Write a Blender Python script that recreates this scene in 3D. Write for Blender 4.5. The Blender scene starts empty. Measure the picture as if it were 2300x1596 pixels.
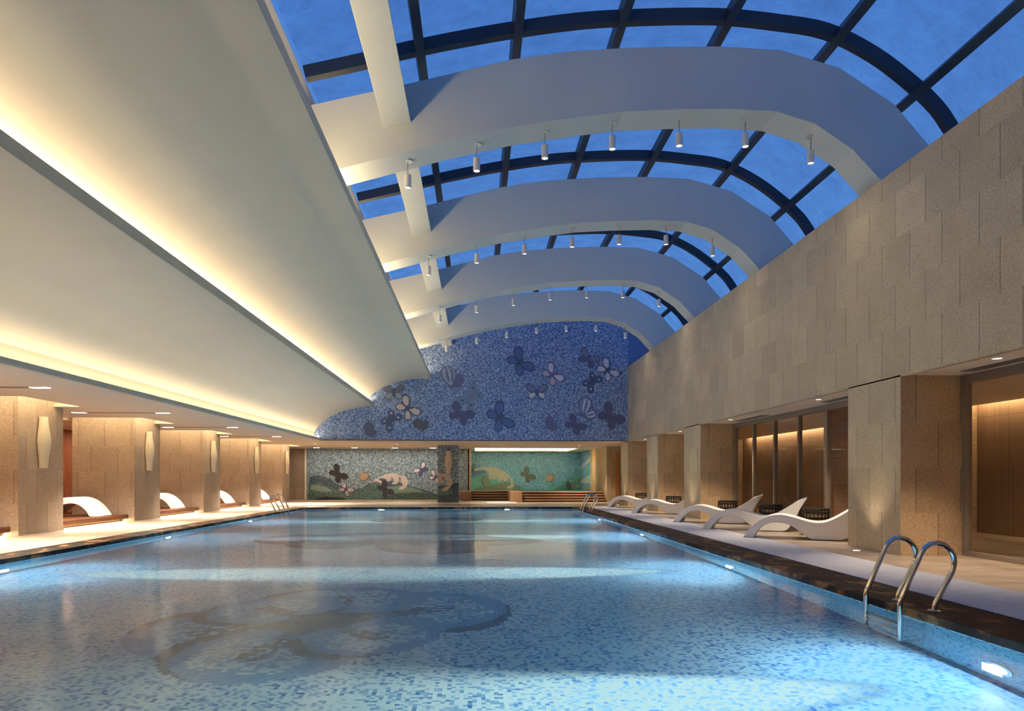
import bpy, bmesh, math, random
import numpy as np
from mathutils import Vector, Matrix

random.seed(7); RNG = np.random.default_rng(11)
S = bpy.context.scene
COL = S.collection
PI = math.pi

# ------------------------------------------------------------------ camera model
H = 1.10                       # eye height above the deck
F = 1533.0                     # focal length for a 2300 px wide frame
U0, V0 = 1150.0, 1073.0        # principal column, horizon row
YAW = math.atan(79.0 / F)
SN, CS = math.sin(YAW), math.cos(YAW)

def ray(u, v):
    a = (u - U0) / F; b = -(v - V0) / F
    return (SN + a * CS, CS - a * SN, b)
def on_y(u, v, y):
    r = ray(u, v); t = y / r[1]
    return (r[0] * t, y, H + r[2] * t)
def on_z(u, v, z):
    r = ray(u, v); t = (z - H) / r[2]
    return (r[0] * t, r[1] * t, z)
WZ = -0.07                     # water level
PZ = -1.03                     # pool floor
def through_water(u, v, z=PZ):
    r = Vector(ray(u, v)).normalized()
    t = (WZ - H) / r.z
    p = Vector((0, 0, H)) + r * t
    h = Vector((r.x, r.y, 0)) / 1.333
    rz = -math.sqrt(1 - h.length_squared)
    s = (z - WZ) / rz
    return (p.x + h.x * s, p.y + h.y * s)

# ------------------------------------------------------------------ colour + node helpers
def lin(c):
    c = c / 255.0
    return c / 12.92 if c <= 0.04045 else ((c + 0.055) / 1.055) ** 2.4
def rgb(r, g, b): return (lin(r), lin(g), lin(b))

class NT:
    def __init__(s, name):
        s.m = bpy.data.materials.new(name); s.m.use_nodes = True
        s.t = s.m.node_tree; s.t.nodes.clear()
        s.out = s.n('ShaderNodeOutputMaterial')
    def n(s, typ, **kw):
        nd = s.t.nodes.new(typ)
        for k, v in kw.items(): setattr(nd, k, v)
        return nd
    def l(s, a, b): s.t.links.new(a, b)
    def set(s, nd, **kw):
        for k, v in kw.items():
            i = nd.inputs[k.replace('_', ' ')]
            if isinstance(v, bpy.types.NodeSocket): s.l(v, i)
            elif isinstance(v, tuple) and len(v) == 3 and i.type == 'RGBA': i.default_value = (*v, 1)
            else: i.default_value = v
        return nd
    def bsdf(s, **kw):
        b = s.n('ShaderNodeBsdfPrincipled'); s.set(b, **kw)
        s.l(b.outputs[0], s.out.inputs[0]); return b
    def pos(s): return s.n('ShaderNodeNewGeometry').outputs['Position']
    def math(s, op, a, b=None):
        m = s.n('ShaderNodeMath', operation=op)
        for i, x in enumerate((a, b)):
            if x is None: continue
            if isinstance(x, bpy.types.NodeSocket): s.l(x, m.inputs[i])
            else: m.inputs[i].default_value = x
        return m.outputs[0]
    def noise(s, vec, scale, detail=3, rough=.55, dist=0.0):
        nd = s.n('ShaderNodeTexNoise'); nd.inputs['Scale'].default_value = scale
        nd.inputs['Detail'].default_value = detail; nd.inputs['Roughness'].default_value = rough
        nd.inputs['Distortion'].default_value = dist
        s.l(vec, nd.inputs['Vector']); return nd.outputs['Fac']
    def ramp(s, fac, *stops):
        r = s.n('ShaderNodeValToRGB'); el = r.color_ramp.elements
        while len(el) < len(stops): el.new(.5)
        for e, (p, c) in zip(el, stops): e.position = p; e.color = (*c, 1)
        s.l(fac, r.inputs[0]); return r.outputs[0]
    def mix(s, fac, a, b, mode='MIX'):
        m = s.n('ShaderNodeMix', data_type='RGBA', blend_type=mode)
        for i, x in ((0, fac), (6, a), (7, b)):
            if isinstance(x, bpy.types.NodeSocket): s.l(x, m.inputs[i])
            elif isinstance(x, tuple): m.inputs[i].default_value = (*x, 1)
            else: m.inputs[i].default_value = x
        return m.outputs[2]
    def bump(s, height, strength=.2, dist=.01):
        b = s.n('ShaderNodeBump'); b.inputs['Strength'].default_value = strength
        b.inputs['Distance'].default_value = dist; s.l(height, b.inputs['Height']); return b.outputs[0]
    def scaled(s, vec, sx, sy, sz):
        m = s.n('ShaderNodeMapping'); m.inputs['Scale'].default_value = (sx, sy, sz)
        s.l(vec, m.inputs[0]); return m.outputs[0]

def plain(name, col, rough=.5, metal=0.0, spec=.5, noise=0.0, nscale=6.0, **kw):
    k = NT(name); base = col
    if noise:
        f = k.noise(k.pos(), nscale, 4)
        lo = tuple(c * (1 - noise) for c in col); hi = tuple(min(1, c * (1 + noise)) for c in col)
        base = k.ramp(f, (.3, lo), (.7, hi))
    k.bsdf(Base_Color=base, Roughness=rough, Metallic=metal, Specular_IOR_Level=spec, **kw)
    return k.m
def emit(name, col, strength):
    k = NT(name); e = k.n('ShaderNodeEmission')
    e.inputs[0].default_value = (*col, 1); e.inputs[1].default_value = strength
    k.l(e.outputs[0], k.out.inputs[0]); return k.m

def wall_plane_coords(k):
    """(along, up, 0) on whichever vertical face is being shaded"""
    g = k.n('ShaderNodeNewGeometry')
    p = k.n('ShaderNodeSeparateXYZ'); k.l(g.outputs['Position'], p.inputs[0])
    n = k.n('ShaderNodeSeparateXYZ'); k.l(g.outputs['True Normal'], n.inputs[0])
    isx = k.math('GREATER_THAN', k.math('ABSOLUTE', n.outputs[0]), .5)
    a = k.math('ADD', k.math('MULTIPLY', p.outputs[1], isx),
               k.math('MULTIPLY', p.outputs[0], k.math('SUBTRACT', 1.0, isx)))
    c = k.n('ShaderNodeCombineXYZ'); k.l(a, c.inputs[0]); k.l(p.outputs[2], c.inputs[1])
    return c.outputs[0], g.outputs['Position']

def stone_material(name, base, vary=.13, rough=.42, tile=.655, dark=.72):
    k = NT(name)
    uv, pos = wall_plane_coords(k)
    sx = k.n('ShaderNodeSeparateXYZ'); k.l(uv, sx.inputs[0])
    row = k.math('FLOOR', k.math('DIVIDE', k.math('ADD', sx.outputs[1], .055), tile))
    a = k.math('ADD', k.math('DIVIDE', sx.outputs[0], tile), k.math('MULTIPLY', k.math('MODULO', row, 2.0), .5))
    colm = k.math('FLOOR', a); fx = k.math('FRACT', k.math('ADD', a, 100.0))
    cell = k.n('ShaderNodeCombineXYZ'); k.l(colm, cell.inputs[0]); k.l(row, cell.inputs[1])
    wn = k.n('ShaderNodeTexWhiteNoise', noise_dimensions='3D'); k.l(cell.outputs[0], wn.inputs['Vector'])
    shade = k.ramp(wn.outputs['Value'], (0.0, (1 - vary, 1 - vary, 1 - vary)), (.6, (1, 1, .99)), (1.0, (1 + vary, 1 + vary * .9, 1 + vary * .8)))
    joint = k.math('LESS_THAN', fx, .011)
    v = k.n('ShaderNodeTexVoronoi', feature='DISTANCE_TO_EDGE'); v.inputs['Scale'].default_value = 26
    wob = k.n('ShaderNodeTexNoise'); wob.inputs['Scale'].default_value = 9; wob.inputs['Detail'].default_value = 4
    k.l(pos, wob.inputs['Vector'])
    add = k.n('ShaderNodeMix', data_type='VECTOR'); add.inputs[0].default_value = .16
    k.l(pos, add.inputs[4]); k.l(wob.outputs['Color'], add.inputs[5])
    k.l(add.outputs[1], v.inputs['Vector'])
    vein = k.ramp(v.outputs['Distance'], (0.0, tuple(c * dark for c in base)), (.10, base))
    n1 = k.noise(pos, 55, 5, .65); n2 = k.noise(pos, 2.2, 3)
    g = k.ramp(n1, (.32, (.70, .69, .66)), (.62, (1.12, 1.12, 1.12)))
    h = k.ramp(n2, (.3, (.93, .92, .90)), (.7, (1.06, 1.06, 1.06)))
    c = k.mix(1.0, vein, g, 'MULTIPLY'); c = k.mix(1.0, c, h, 'MULTIPLY')
    c = k.mix(1.0, c, shade, 'MULTIPLY')
    c = k.mix(joint, c, (.06, .05, .045))
    k.bsdf(Base_Color=c, Roughness=rough, Specular_IOR_Level=.4)
    return k.m

def attr_material(name, rough=.35, gain=1.0):
    k = NT(name)
    a = k.n('ShaderNodeAttribute', attribute_name='tile')
    k.bsdf(Base_Color=a.outputs['Color'], Roughness=rough, Specular_IOR_Level=.4)
    return k.m

M = {}
M['stone'] = stone_material('beige_stone', rgb(208, 189, 157))
M['stone_left'] = stone_material('rosy_beige_stone', rgb(178, 156, 136))
M['stone_warmlit'] = stone_material('warmlit_beige_stone', rgb(204, 174, 138))  # beige stone with warm light reflected from the soffit lamps put into its colour
M['plaster'] = plain('cream_plaster', (.68, .615, .49), .65, noise=.02, nscale=1.5)
M['rib'] = plain('white_painted_rib', (.57, .60, .605), .6, noise=.02, nscale=1.2)
M['soffit'] = plain('soffit_paint', (.88, .75, .60), .6)
M['steel'] = plain('dark_steel', rgb(44, 52, 66), .45, metal=.2)
M['chrome'] = plain('polished_steel', (.72, .70, .67), .12, metal=1.0)
M['frame'] = plain('bronze_frame', rgb(140, 126, 112), .4, metal=.1)
M['gelcoat'] = plain('white_gelcoat', (.84, .83, .81), .38)
M['rattan'] = plain('black_rattan', (.012, .011, .010), .45, noise=.4, nscale=40)
M['sconce'] = plain('ribbed_cream_plaster', rgb(214, 200, 172), .7, noise=.03)
M['white_metal'] = plain('white_metal', (.72, .72, .72), .35)
M['reflector'] = emit('lamp_reflector', (1, .93, .82), 1.6)
M['lens'] = emit('downlight_lens', (1, .90, .74), 9.0)
M['pool_lens'] = emit('pool_lens', (1, .97, .86), 3.0)
M['uplens'] = emit('uplight_lens', (1, .93, .8), 8.0)
M['cove_glow'] = emit('cove_glow', (1, .82, .52), 2.6)
M['slot_dark'] = plain('brown_slot', rgb(120, 92, 66), .7)
M['vent'] = plain('vent_grey', rgb(120, 112, 104), .5)
M['dark'] = plain('dark_line', rgb(38, 38, 42), .6)
M['black_iron'] = plain('black_iron', (.02, .02, .022), .5)

def floor_material():
    k = NT('travertine_floor'); p = k.pos()
    n = k.noise(k.scaled(p, .9, 2.6, 1), 1.6, 6, .62, .6)
    f = k.noise(p, 30, 4, .6)
    c = k.ramp(n, (.28, rgb(150, 130, 110)), (.5, rgb(184, 164, 141)), (.72, rgb(206, 190, 168)))
    c = k.mix(.12, c, k.ramp(f, (.35, (.8, .78, .74)), (.65, (1.1, 1.1, 1.1))), 'MULTIPLY')
    k.bsdf(Base_Color=c, Roughness=.28, Specular_IOR_Level=.45)
    return k.m
M['floor'] = floor_material()

def coping_material():
    k = NT('dark_rusty_coping'); p = k.pos()
    n = k.noise(k.scaled(p, 1, .6, 1), 4.0, 5, .65, .4)
    f = k.noise(p, 38, 5, .7)
    c = k.ramp(n, (.49, rgb(34, 29, 28)), (.55, rgb(78, 56, 42)), (.63, rgb(150, 104, 62)))
    c = k.mix(.6, c, k.ramp(f, (.35, (.5, .5, .5)), (.65, (1.2, 1.2, 1.2))), 'MULTIPLY')
    k.bsdf(Base_Color=c, Roughness=.5, Specular_IOR_Level=.15, Normal=k.bump(f, .1, .01))
    return k.m
M['coping'] = coping_material()
M['grate'] = plain('white_grating', rgb(214, 214, 220), .55)

def wood(name, a, b, sx, sy, sz, rough=.4, plank=None):
    k = NT(name); p = k.pos()
    n = k.noise(k.scaled(p, sx, sy, sz), 3.0, 6, .6, .4)
    c = k.ramp(n, (.3, a), (.7, b))
    if plank:
        uv, _ = wall_plane_coords(k)
        br = k.n('ShaderNodeTexBrick', offset=0.0); k.l(uv, br.inputs['Vector'])
        k.set(br, Scale=1.0, Mortar_Size=.004, Mortar_Smooth=0.0, Brick_Width=plank[0], Row_Height=plank[1])
        br.inputs['Color1'].default_value = (.95, .95, .95, 1); br.inputs['Color2'].default_value = (1.05, 1.05, 1.05, 1)
        br.inputs['Mortar'].default_value = (.45, .4, .35, 1)
        c = k.mix(1.0, c, br.outputs['Color'], 'MULTIPLY')
    k.bsdf(Base_Color=c, Roughness=rough, Specular_IOR_Level=.4)
    return k.m
M['panel_wood'] = wood('oak_wall_panels', rgb(120, 94, 76), rgb(138, 110, 88), 6, 6, .25, .5, (.78, 2.31))
M['travertine_wall'] = wood('banded_travertine', rgb(150, 118, 92), rgb(190, 160, 132), .6, .6, 9, .5)
M['deck_wood'] = wood('dark_teak', rgb(72, 42, 26), rgb(132, 80, 48), 9, .5, 9, .35)
M['screen_wood'] = wood('red_brown_wood', rgb(120, 66, 44), rgb(168, 102, 66), 6, 6, .4, .5)
M['door_wood'] = wood('orange_wood', rgb(196, 134, 84), rgb(214, 152, 100), 8, 8, .4, .45)
M['step_stone'] = plain('brown_step_stone', rgb(176, 138, 108), .35, noise=.12, nscale=30)
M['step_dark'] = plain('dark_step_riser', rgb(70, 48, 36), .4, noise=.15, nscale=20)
M['screen_mesh'] = plain('pale_lattice', rgb(190, 180, 165), .6)

def tile_material(name, light, mid, dark, t=.025, flower=False, depth_tint=None):
    k = NT(name); p = k.pos()
    sc = k.n('ShaderNodeVectorMath', operation='SCALE'); sc.inputs['Scale'].default_value = 1 / t; k.l(p, sc.inputs[0])
    off = k.n('ShaderNodeVectorMath', operation='ADD'); off.inputs[1].default_value = (.013, .017, .011); k.l(sc.outputs[0], off.inputs[0])
    fl = k.n('ShaderNodeVectorMath', operation='FLOOR'); k.l(off.outputs[0], fl.inputs[0])
    wn = k.n('ShaderNodeTexWhiteNoise', noise_dimensions='3D'); k.l(fl.outputs[0], wn.inputs['Vector'])
    # neighbouring tiles cluster a little, as in hand-mixed sheets
    big = k.noise(fl.outputs[0], .33, 2)
    f = k.math('ADD', k.math('MULTIPLY', wn.outputs['Value'], .8), k.math('MULTIPLY', big, .4))
    c = k.ramp(f, (.22, light), (.66, light), (.80, mid), (.92, mid), (1.0, dark))
    if flower:
        a = k.n('ShaderNodeAttribute', attribute_name='tile')
        c = k.mix(a.outputs['Alpha'], c, k.mix(.16, a.outputs['Color'], c))
    fr = k.n('ShaderNodeVectorMath', operation='FRACTION'); k.l(off.outputs[0], fr.inputs[0])
    k.bsdf(Base_Color=c, Roughness=.3, Specular_IOR_Level=.3)
    return k.m
TL, TM, TD = rgb(158, 194, 208), rgb(104, 154, 192), rgb(56, 108, 166)
M['pool_floor'] = tile_material('pool_floor_mosaic', TL, TM, TD, .03, True)
M['pool_wall'] = tile_material('pool_wall_mosaic', rgb(158, 214, 236), rgb(112, 184, 226), rgb(54, 120, 190), .025)
M['mosaic'] = attr_material('glass_mosaic')

def water_material():
    k = NT('pool_water'); p = k.pos()
    n1 = k.noise(k.scaled(p, 1, 1, 1), 1.1, 2, .5)
    n2 = k.noise(p, 4.5, 2, .5)
    h = k.math('ADD', k.math('MULTIPLY', n1, 1.0), k.math('MULTIPLY', n2, .12))
    nb = k.bump(h, .10, .05)
    g = k.n('ShaderNodeBsdfRefraction'); g.inputs['IOR'].default_value = 1.333; g.inputs['Roughness'].default_value = 0.0
    g.inputs['Color'].default_value = (.94, .985, 1, 1); k.l(nb, g.inputs['Normal'])
    q = k.n('ShaderNodeBsdfGlossy'); q.inputs['Roughness'].default_value = .13; q.inputs['Color'].default_value = (.8, .8, .8, 1); k.l(nb, q.inputs['Normal'])
    fr = k.n('ShaderNodeFresnel'); fr.inputs['IOR'].default_value = 1.333; k.l(nb, fr.inputs['Normal'])
    m = k.n('ShaderNodeMixShader'); k.l(fr.outputs[0], m.inputs[0]); k.l(g.outputs[0], m.inputs[1]); k.l(q.outputs[0], m.inputs[2])
    k.l(m.outputs[0], k.out.inputs[0]); return k.m
M['water'] = water_material()

def pane_material(name, tint, dirt, refl=.5, base=.03):
    k = NT(name); p = k.pos()
    tr = k.n('ShaderNodeBsdfTransparent'); tr.inputs[0].default_value = (*tint, 1)
    if dirt:
        a = k.noise(k.scaled(p, 1, 1.4, 1), 1.7, 9, .78, .15); b = k.noise(k.scaled(p, 1, .35, 1), 70, 3, .7)
        f_ = k.math('ADD', k.math('MULTIPLY', a, .8), k.math('MULTIPLY', b, .2))
        k.l(k.ramp(f_, (.34, tuple(c * .72 for c in tint)), (.5, tuple(c * .88 for c in tint)), (.66, (1, 1, 1))), tr.inputs[0])
    gl = k.n('ShaderNodeBsdfGlossy'); gl.inputs['Roughness'].default_value = .03
    lw = k.n('ShaderNodeLayerWeight'); lw.inputs[0].default_value = .5
    fr = k.math('ADD', k.math('MULTIPLY', k.math('POWER', lw.outputs['Facing'], 4.0), refl), base)
    m = k.n('ShaderNodeMixShader'); k.l(fr, m.inputs[0]); k.l(tr.outputs[0], m.inputs[1]); k.l(gl.outputs[0], m.inputs[2])
    res = m.outputs[0]
    if False:
        df = k.n('ShaderNodeBsdfTranslucent'); df.inputs[0].default_value = (.75, .82, .95, 1)
        a = k.noise(k.scaled(p, 1, 3, 1), 3.5, 6, .7, .5)
        b = k.noise(p, .55, 3)
        fac = k.math('MULTIPLY', k.ramp(a, (.35, (0, 0, 0)), (.75, (1, 1, 1))), k.ramp(b, (.35, (.1,) * 3), (.65, (1,) * 3)))
        m2 = k.n('ShaderNodeMixShader'); k.l(k.math('MULTIPLY', fac, dirt), m2.inputs[0])
        k.l(res, m2.inputs[1]); k.l(df.outputs[0], m2.inputs[2]); res = m2.outputs[0]
    k.l(res, k.out.inputs[0]); return k.m
M['roof_glass'] = pane_material('weathered_roof_glass', (.92, .95, 1.0), .35, 0.0, 0.0)
M['glass'] = pane_material('clear_glass', (.92, .90, .88), 0, .45)

# ------------------------------------------------------------------ object helpers
def tag(o, label=None, cat=None, group=None, kind=None):
    if label: o['label'] = label
    if cat: o['category'] = cat
    if group: o['group'] = group
    if kind: o['kind'] = kind
    return o
def thing(name, label, cat, loc=(0, 0, 0), rz=0.0, group=None):
    o = bpy.data.objects.new(name, None); COL.objects.link(o)
    o.location = loc; o.rotation_euler = (0, 0, rz); o.empty_display_size = .1
    return tag(o, label, cat, group)
def dup(root, loc, rz=None, label=None, group=None):
    r = root.copy(); COL.objects.link(r); r.location = loc
    if rz is not None: r.rotation_euler = (0, 0, rz)
    if label: r['label'] = label
    if group: r['group'] = group
    for ch in list(root.children):
        c = ch.copy(); COL.objects.link(c); c.parent = r
        for g in list(ch.children):
            d = g.copy(); COL.objects.link(d); d.parent = c
    return r

class MB:
    def __init__(s): s.v = []; s.f = []
    def add(s, vs, fs):
        o = len(s.v); s.v += [tuple(v) for v in vs]; s.f += [tuple(i + o for i in f) for f in fs]; return s
    def box(s, x0, x1, y0, y1, z0, z1):
        return s.add([(x0, y0, z0), (x1, y0, z0), (x1, y1, z0), (x0, y1, z0), (x0, y0, z1), (x1, y0, z1), (x1, y1, z1), (x0, y1, z1)],
                     [(3, 2, 1, 0), (4, 5, 6, 7), (0, 1, 5, 4), (1, 2, 6, 5), (2, 3, 7, 6), (3, 0, 4, 7)])
    def quad(s, a, b, c, d): return s.add([a, b, c, d], [(0, 1, 2, 3)])
    def prism(s, poly, axis, a, b):
        """poly: 2-D points; axis 'y': (x,z) points run from y=a to y=b; 'x': (y,z); 'z': (x,y)"""
        def pt(p, t):
            return {'y': (p[0], t, p[1]), 'x': (t, p[0], p[1]), 'z': (p[0], p[1], t)}[axis]
        n = len(poly)
        vs = [pt(p, a) for p in poly] + [pt(p, b) for p in poly]
        fs = [tuple(range(n)), tuple(range(2 * n - 1, n - 1, -1))] + [((i + 1) % n, i, n + i, n + (i + 1) % n) for i in range(n)]
        return s.add(vs, fs)
    def sheet(s, pts, y0, y1, n=1):
        """open profile of (x,z) points swept along y"""
        m = len(pts); vs = []; fs = []
        for j in range(n + 1):
            y = y0 + (y1 - y0) * j / n
            vs += [(p[0], y, p[1]) for p in pts]
        for j in range(n):
            for i in range(m - 1):
                a = j * m + i; fs.append((a, a + 1, a + m + 1, a + m))
        return s.add(vs, fs)
    def band(s, lo, hi, y0, y1):
        """solid arch between lower and upper (x,z) polylines of equal count"""
        n = len(lo); vs = []
        for (a, b) in zip(lo, hi):
            vs += [(a[0], y0, a[1]), (a[0], y1, a[1]), (b[0], y1, b[1]), (b[0], y0, b[1])]
        fs = []
        for i in range(n - 1):
            p, q = 4 * i, 4 * i + 4
            for k in range(4):
                fs.append((p + k, p + (k + 1) % 4, q + (k + 1) % 4, q + k))
        fs += [(3, 2, 1, 0), tuple(4 * (n - 1) + k for k in range(4))]
        return s.add(vs, fs)
    def tube(s, path, r, seg=10, closed=False):
        P = [Vector(p) for p in path]; n = len(P); vs = []; fs = []
        up = None
        for i, p in enumerate(P):
            if closed: t = (P[(i + 1) % n] - P[i - 1])
            else: t = (P[min(i + 1, n - 1)] - P[max(i - 1, 0)])
            t.normalize()
            if up is None:
                up = Vector((0, 0, 1)) if abs(t.z) < .9 else Vector((0, 1, 0))
            a = (up - t * up.dot(t)); 
            if a.length < 1e-5: a = t.orthogonal()
            a.normalize(); up = a; b = t.cross(a)
            rr = r[i] if isinstance(r, (list, tuple)) else r
            vs += [p + (a * math.cos(2 * PI * k / seg) + b * math.sin(2 * PI * k / seg)) * rr for k in range(seg)]
        m = n if closed else n - 1
        for i in range(m):
            j = (i + 1) % n
            for k in range(seg):
                fs.append((i * seg + k, i * seg + (k + 1) % seg, j * seg + (k + 1) % seg, j * seg + k))
        if not closed:
            fs.append(tuple(range(seg - 1, -1, -1))); fs.append(tuple((n - 1) * seg + k for k in range(seg)))
        return s.add(vs, fs)
    def lathe(s, prof, seg=24, c=(0, 0, 0), axis='z', cap=True):
        """prof: (radius, height)"""
        vs = []; fs = []; n = len(prof)
        def pt(r, h, a):
            x, y = r * math.cos(a), r * math.sin(a)
            q = {'z': (x, y, h), 'x': (h, x, y), 'y': (x, h, y)}[axis]
            return (q[0] + c[0], q[1] + c[1], q[2] + c[2])
        for (r, h) in prof: vs += [pt(r, h, 2 * PI * k / seg) for k in range(seg)]
        for i in range(n - 1):
            for k in range(seg):
                fs.append((i * seg + k, i * seg + (k + 1) % seg, (i + 1) * seg + (k + 1) % seg, (i + 1) * seg + k))
        if cap:
            fs.append(tuple(range(seg - 1, -1, -1))); fs.append(tuple((n - 1) * seg + k for k in range(seg)))
        return s.add(vs, fs)
    def build(s, name, mat, parent=None, smooth=False, bevel=0.0, bseg=2, fix=True, angle=35):
        me = bpy.data.meshes.new(name); me.from_pydata(s.v, [], s.f)
        if fix:
            bm = bmesh.new(); bm.from_mesh(me)
            bmesh.ops.recalc_face_normals(bm, faces=bm.faces); bm.to_mesh(me); bm.free()
        me.materials.append(M[mat] if isinstance(mat, str) else mat)
        o = bpy.data.objects.new(name, me); COL.objects.link(o)
        if parent: o.parent = parent
        if bevel:
            b = o.modifiers.new('bevel', 'BEVEL'); b.width = bevel; b.segments = bseg; b.limit_method = 'ANGLE'; b.angle_limit = math.radians(40)
        if smooth:
            me.polygons.foreach_set('use_smooth', [True] * len(me.polygons))
            me.set_sharp_from_angle(angle=math.radians(angle))
        return o
def struct(o, label=None): return tag(o, label, None, None, 'structure')

def area(name, loc, sx, sy, power, col, rot=(0, 0, 0), spread=180):
    l = bpy.data.lights.new(name, 'AREA'); l.shape = 'RECTANGLE'; l.size = sx; l.size_y = sy
    l.energy = power; l.color = col; l.spread = math.radians(spread)
    o = bpy.data.objects.new(name, l); COL.objects.link(o); o.location = loc; o.rotation_euler = rot; return o
def spot(name, loc, target, power, col, deg=60, blend=.6, r=.03):
    l = bpy.data.lights.new(name, 'SPOT'); l.energy = power; l.color = col; l.spot_size = math.radians(deg)
    l.spot_blend = blend; l.shadow_soft_size = r; l.cycles.use_multiple_importance_sampling = False
    o = bpy.data.objects.new(name, l); COL.objects.link(o); o.location = loc
    o.rotation_euler = (Vector(target) - Vector(loc)).to_track_quat('-Z', 'Y').to_euler(); return o

ORD = 'first second third fourth fifth sixth seventh eighth'.split()
WARM = (1, .72, .42); WARM2 = (1, .82, .60); WHITE = (1, .90, .76)

# ------------------------------------------------------------------ main dimensions
XR = 6.0; XG = 6.95; ZTOP = 5.52; ZS = 2.54      # right wall face, glazing plane, wall top, soffit
XP0, XP1 = -6.40, 3.62                            # pool sides
YP0, YP1 = 1.0, 25.6                              # pool ends
CL, CR, GR = -6.90, 4.18, 5.18                    # coping outer edges, grating outer edge
ZC = 2.58                                         # low ceiling
YB = 26.86                                        # upper mosaic wall
YN = -4.0                                         # wall behind the photographer
YF = 38.9                                         # spa mosaic
XL = -8.76                                        # face of left pillars
PIT = 4.43
LP = [9.09 + PIT * k for k in range(6)]           # near faces of left pillars
RPIL = [(9.38, 10.75), (18.05, 19.51), (22.39, 23.83), (26.86, 28.17)]

# ------------------------------------------------------------------ floors, pool shell
b = MB()
b.box(-13.0, CL, YN, 40, -.2, 0); b.box(GR, 12, YN, 40, -.2, 0)
b.box(CL, GR, 26.1, 40, -.2, 0); b.box(CL, GR, YN, .5, -.2, 0)
struct(b.build('floor', 'floor'), 'polished travertine pool deck floor')
def coping(name, x0, x1, y0, y1, label):
    struct(MB().box(x0, x1, y0, y1, -.065, .004).build(name, 'coping', bevel=.006), label)
coping('trim_1', XP1, CR, .5, 26.1, 'dark rusty stone coping along the lounger side of the pool')
coping('trim_2', CL, XP0, .5, 26.1, 'dark brown stone coping along the pillar side of the pool')
coping('trim_3', XP0, XP1, YP1, 26.1, 'dark stone coping across the far end of the pool')
coping('trim_4', XP0, XP1, .5, YP0, 'dark stone coping at the near end of the pool')
# ridged white grating strip: a saw profile running along the pool
vs, fs = [], []; y = .5; period = .036; j = 0
def ridge_mesh(x0, x1, y0, y1, z, per, dep, along='y'):
    m = MB(); ps = []; t = y0
    while t < y1:
        ps += [(t, z - dep), (t + per * .22, z), (t + per * .72, z), (t + per * .94, z - dep)]
        t += per
    vs, fs = [], []
    for (t, zz) in ps: vs += [(x0, t, zz), (x1, t, zz)]
    for i in range(len(ps) - 1): fs.append((2 * i, 2 * i + 1, 2 * i + 3, 2 * i + 2))
    return m.add(vs, fs)
g = ridge_mesh(CR + .012, GR, .5, 26.1, .012, .045, .022).build('trim_5', 'grate', fix=False)
struct(g, 'ridged white drainage grating strip beside the dark coping')
struct(MB().box(CR, CR + .012, .5, 26.1, -.02, .006).build('trim_6', 'dark'), 'thin dark joint between coping and white grating')
MB().box(CR, GR, .5, 26.1, -.2, -.02).build('floor_under_grating', 'dark')
struct(bpy.data.objects['floor_under_grating'])
g = ridge_mesh(XP0, XP1, 26.25, 26.75, .006, .05, .006).build('trim_7', 'grate', fix=False)
struct(g, 'pale grating strip across the far pool deck')
a0 = on_z(1088, 1128, 0); a1 = on_z(1134, 1122, 0)
struct(MB().box(a0[0] + .1, a1[0] + .35, 29.2, 31.6, 0, .012).build('trim_8', 'grate'), 'pale ribbed mat inlay in front of the spa steps')

def pool_wall(name, pts, label):
    struct(MB().quad(*pts).build(name, 'pool_wall', fix=False), label)
pool_wall('pool_wall_right', [(XP1 + .01, YP0, PZ), (XP1 + .01, YP0, -.06), (XP1 + .01, YP1, -.06), (XP1 + .01, YP1, PZ)], 'light blue mosaic pool side under the lounger deck')
pool_wall('pool_wall_left', [(XP0 - .01, YP0, PZ), (XP0 - .01, YP1, PZ), (XP0 - .01, YP1, -.06), (XP0 - .01, YP0, -.06)], 'blue mosaic pool side under the pillar walkway')
pool_wall('pool_wall_far', [(XP0, YP1 + .01, PZ), (XP1, YP1 + .01, PZ), (XP1, YP1 + .01, -.06), (XP0, YP1 + .01, -.06)], 'blue mosaic pool end under the far deck')
pool_wall('pool_wall_near', [(XP0, YP0 - .01, PZ), (XP0, YP0 - .01, -.06), (XP1, YP0 - .01, -.06), (XP1, YP0 - .01, PZ)], 'blue mosaic pool end nearest the viewer')
struct(MB().quad((XP0, YP0, WZ), (XP1, YP0, WZ), (XP1, YP1, WZ), (XP0, YP1, WZ)).build('pool_water', 'water', fix=False), 'calm clear blue pool water')

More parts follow.
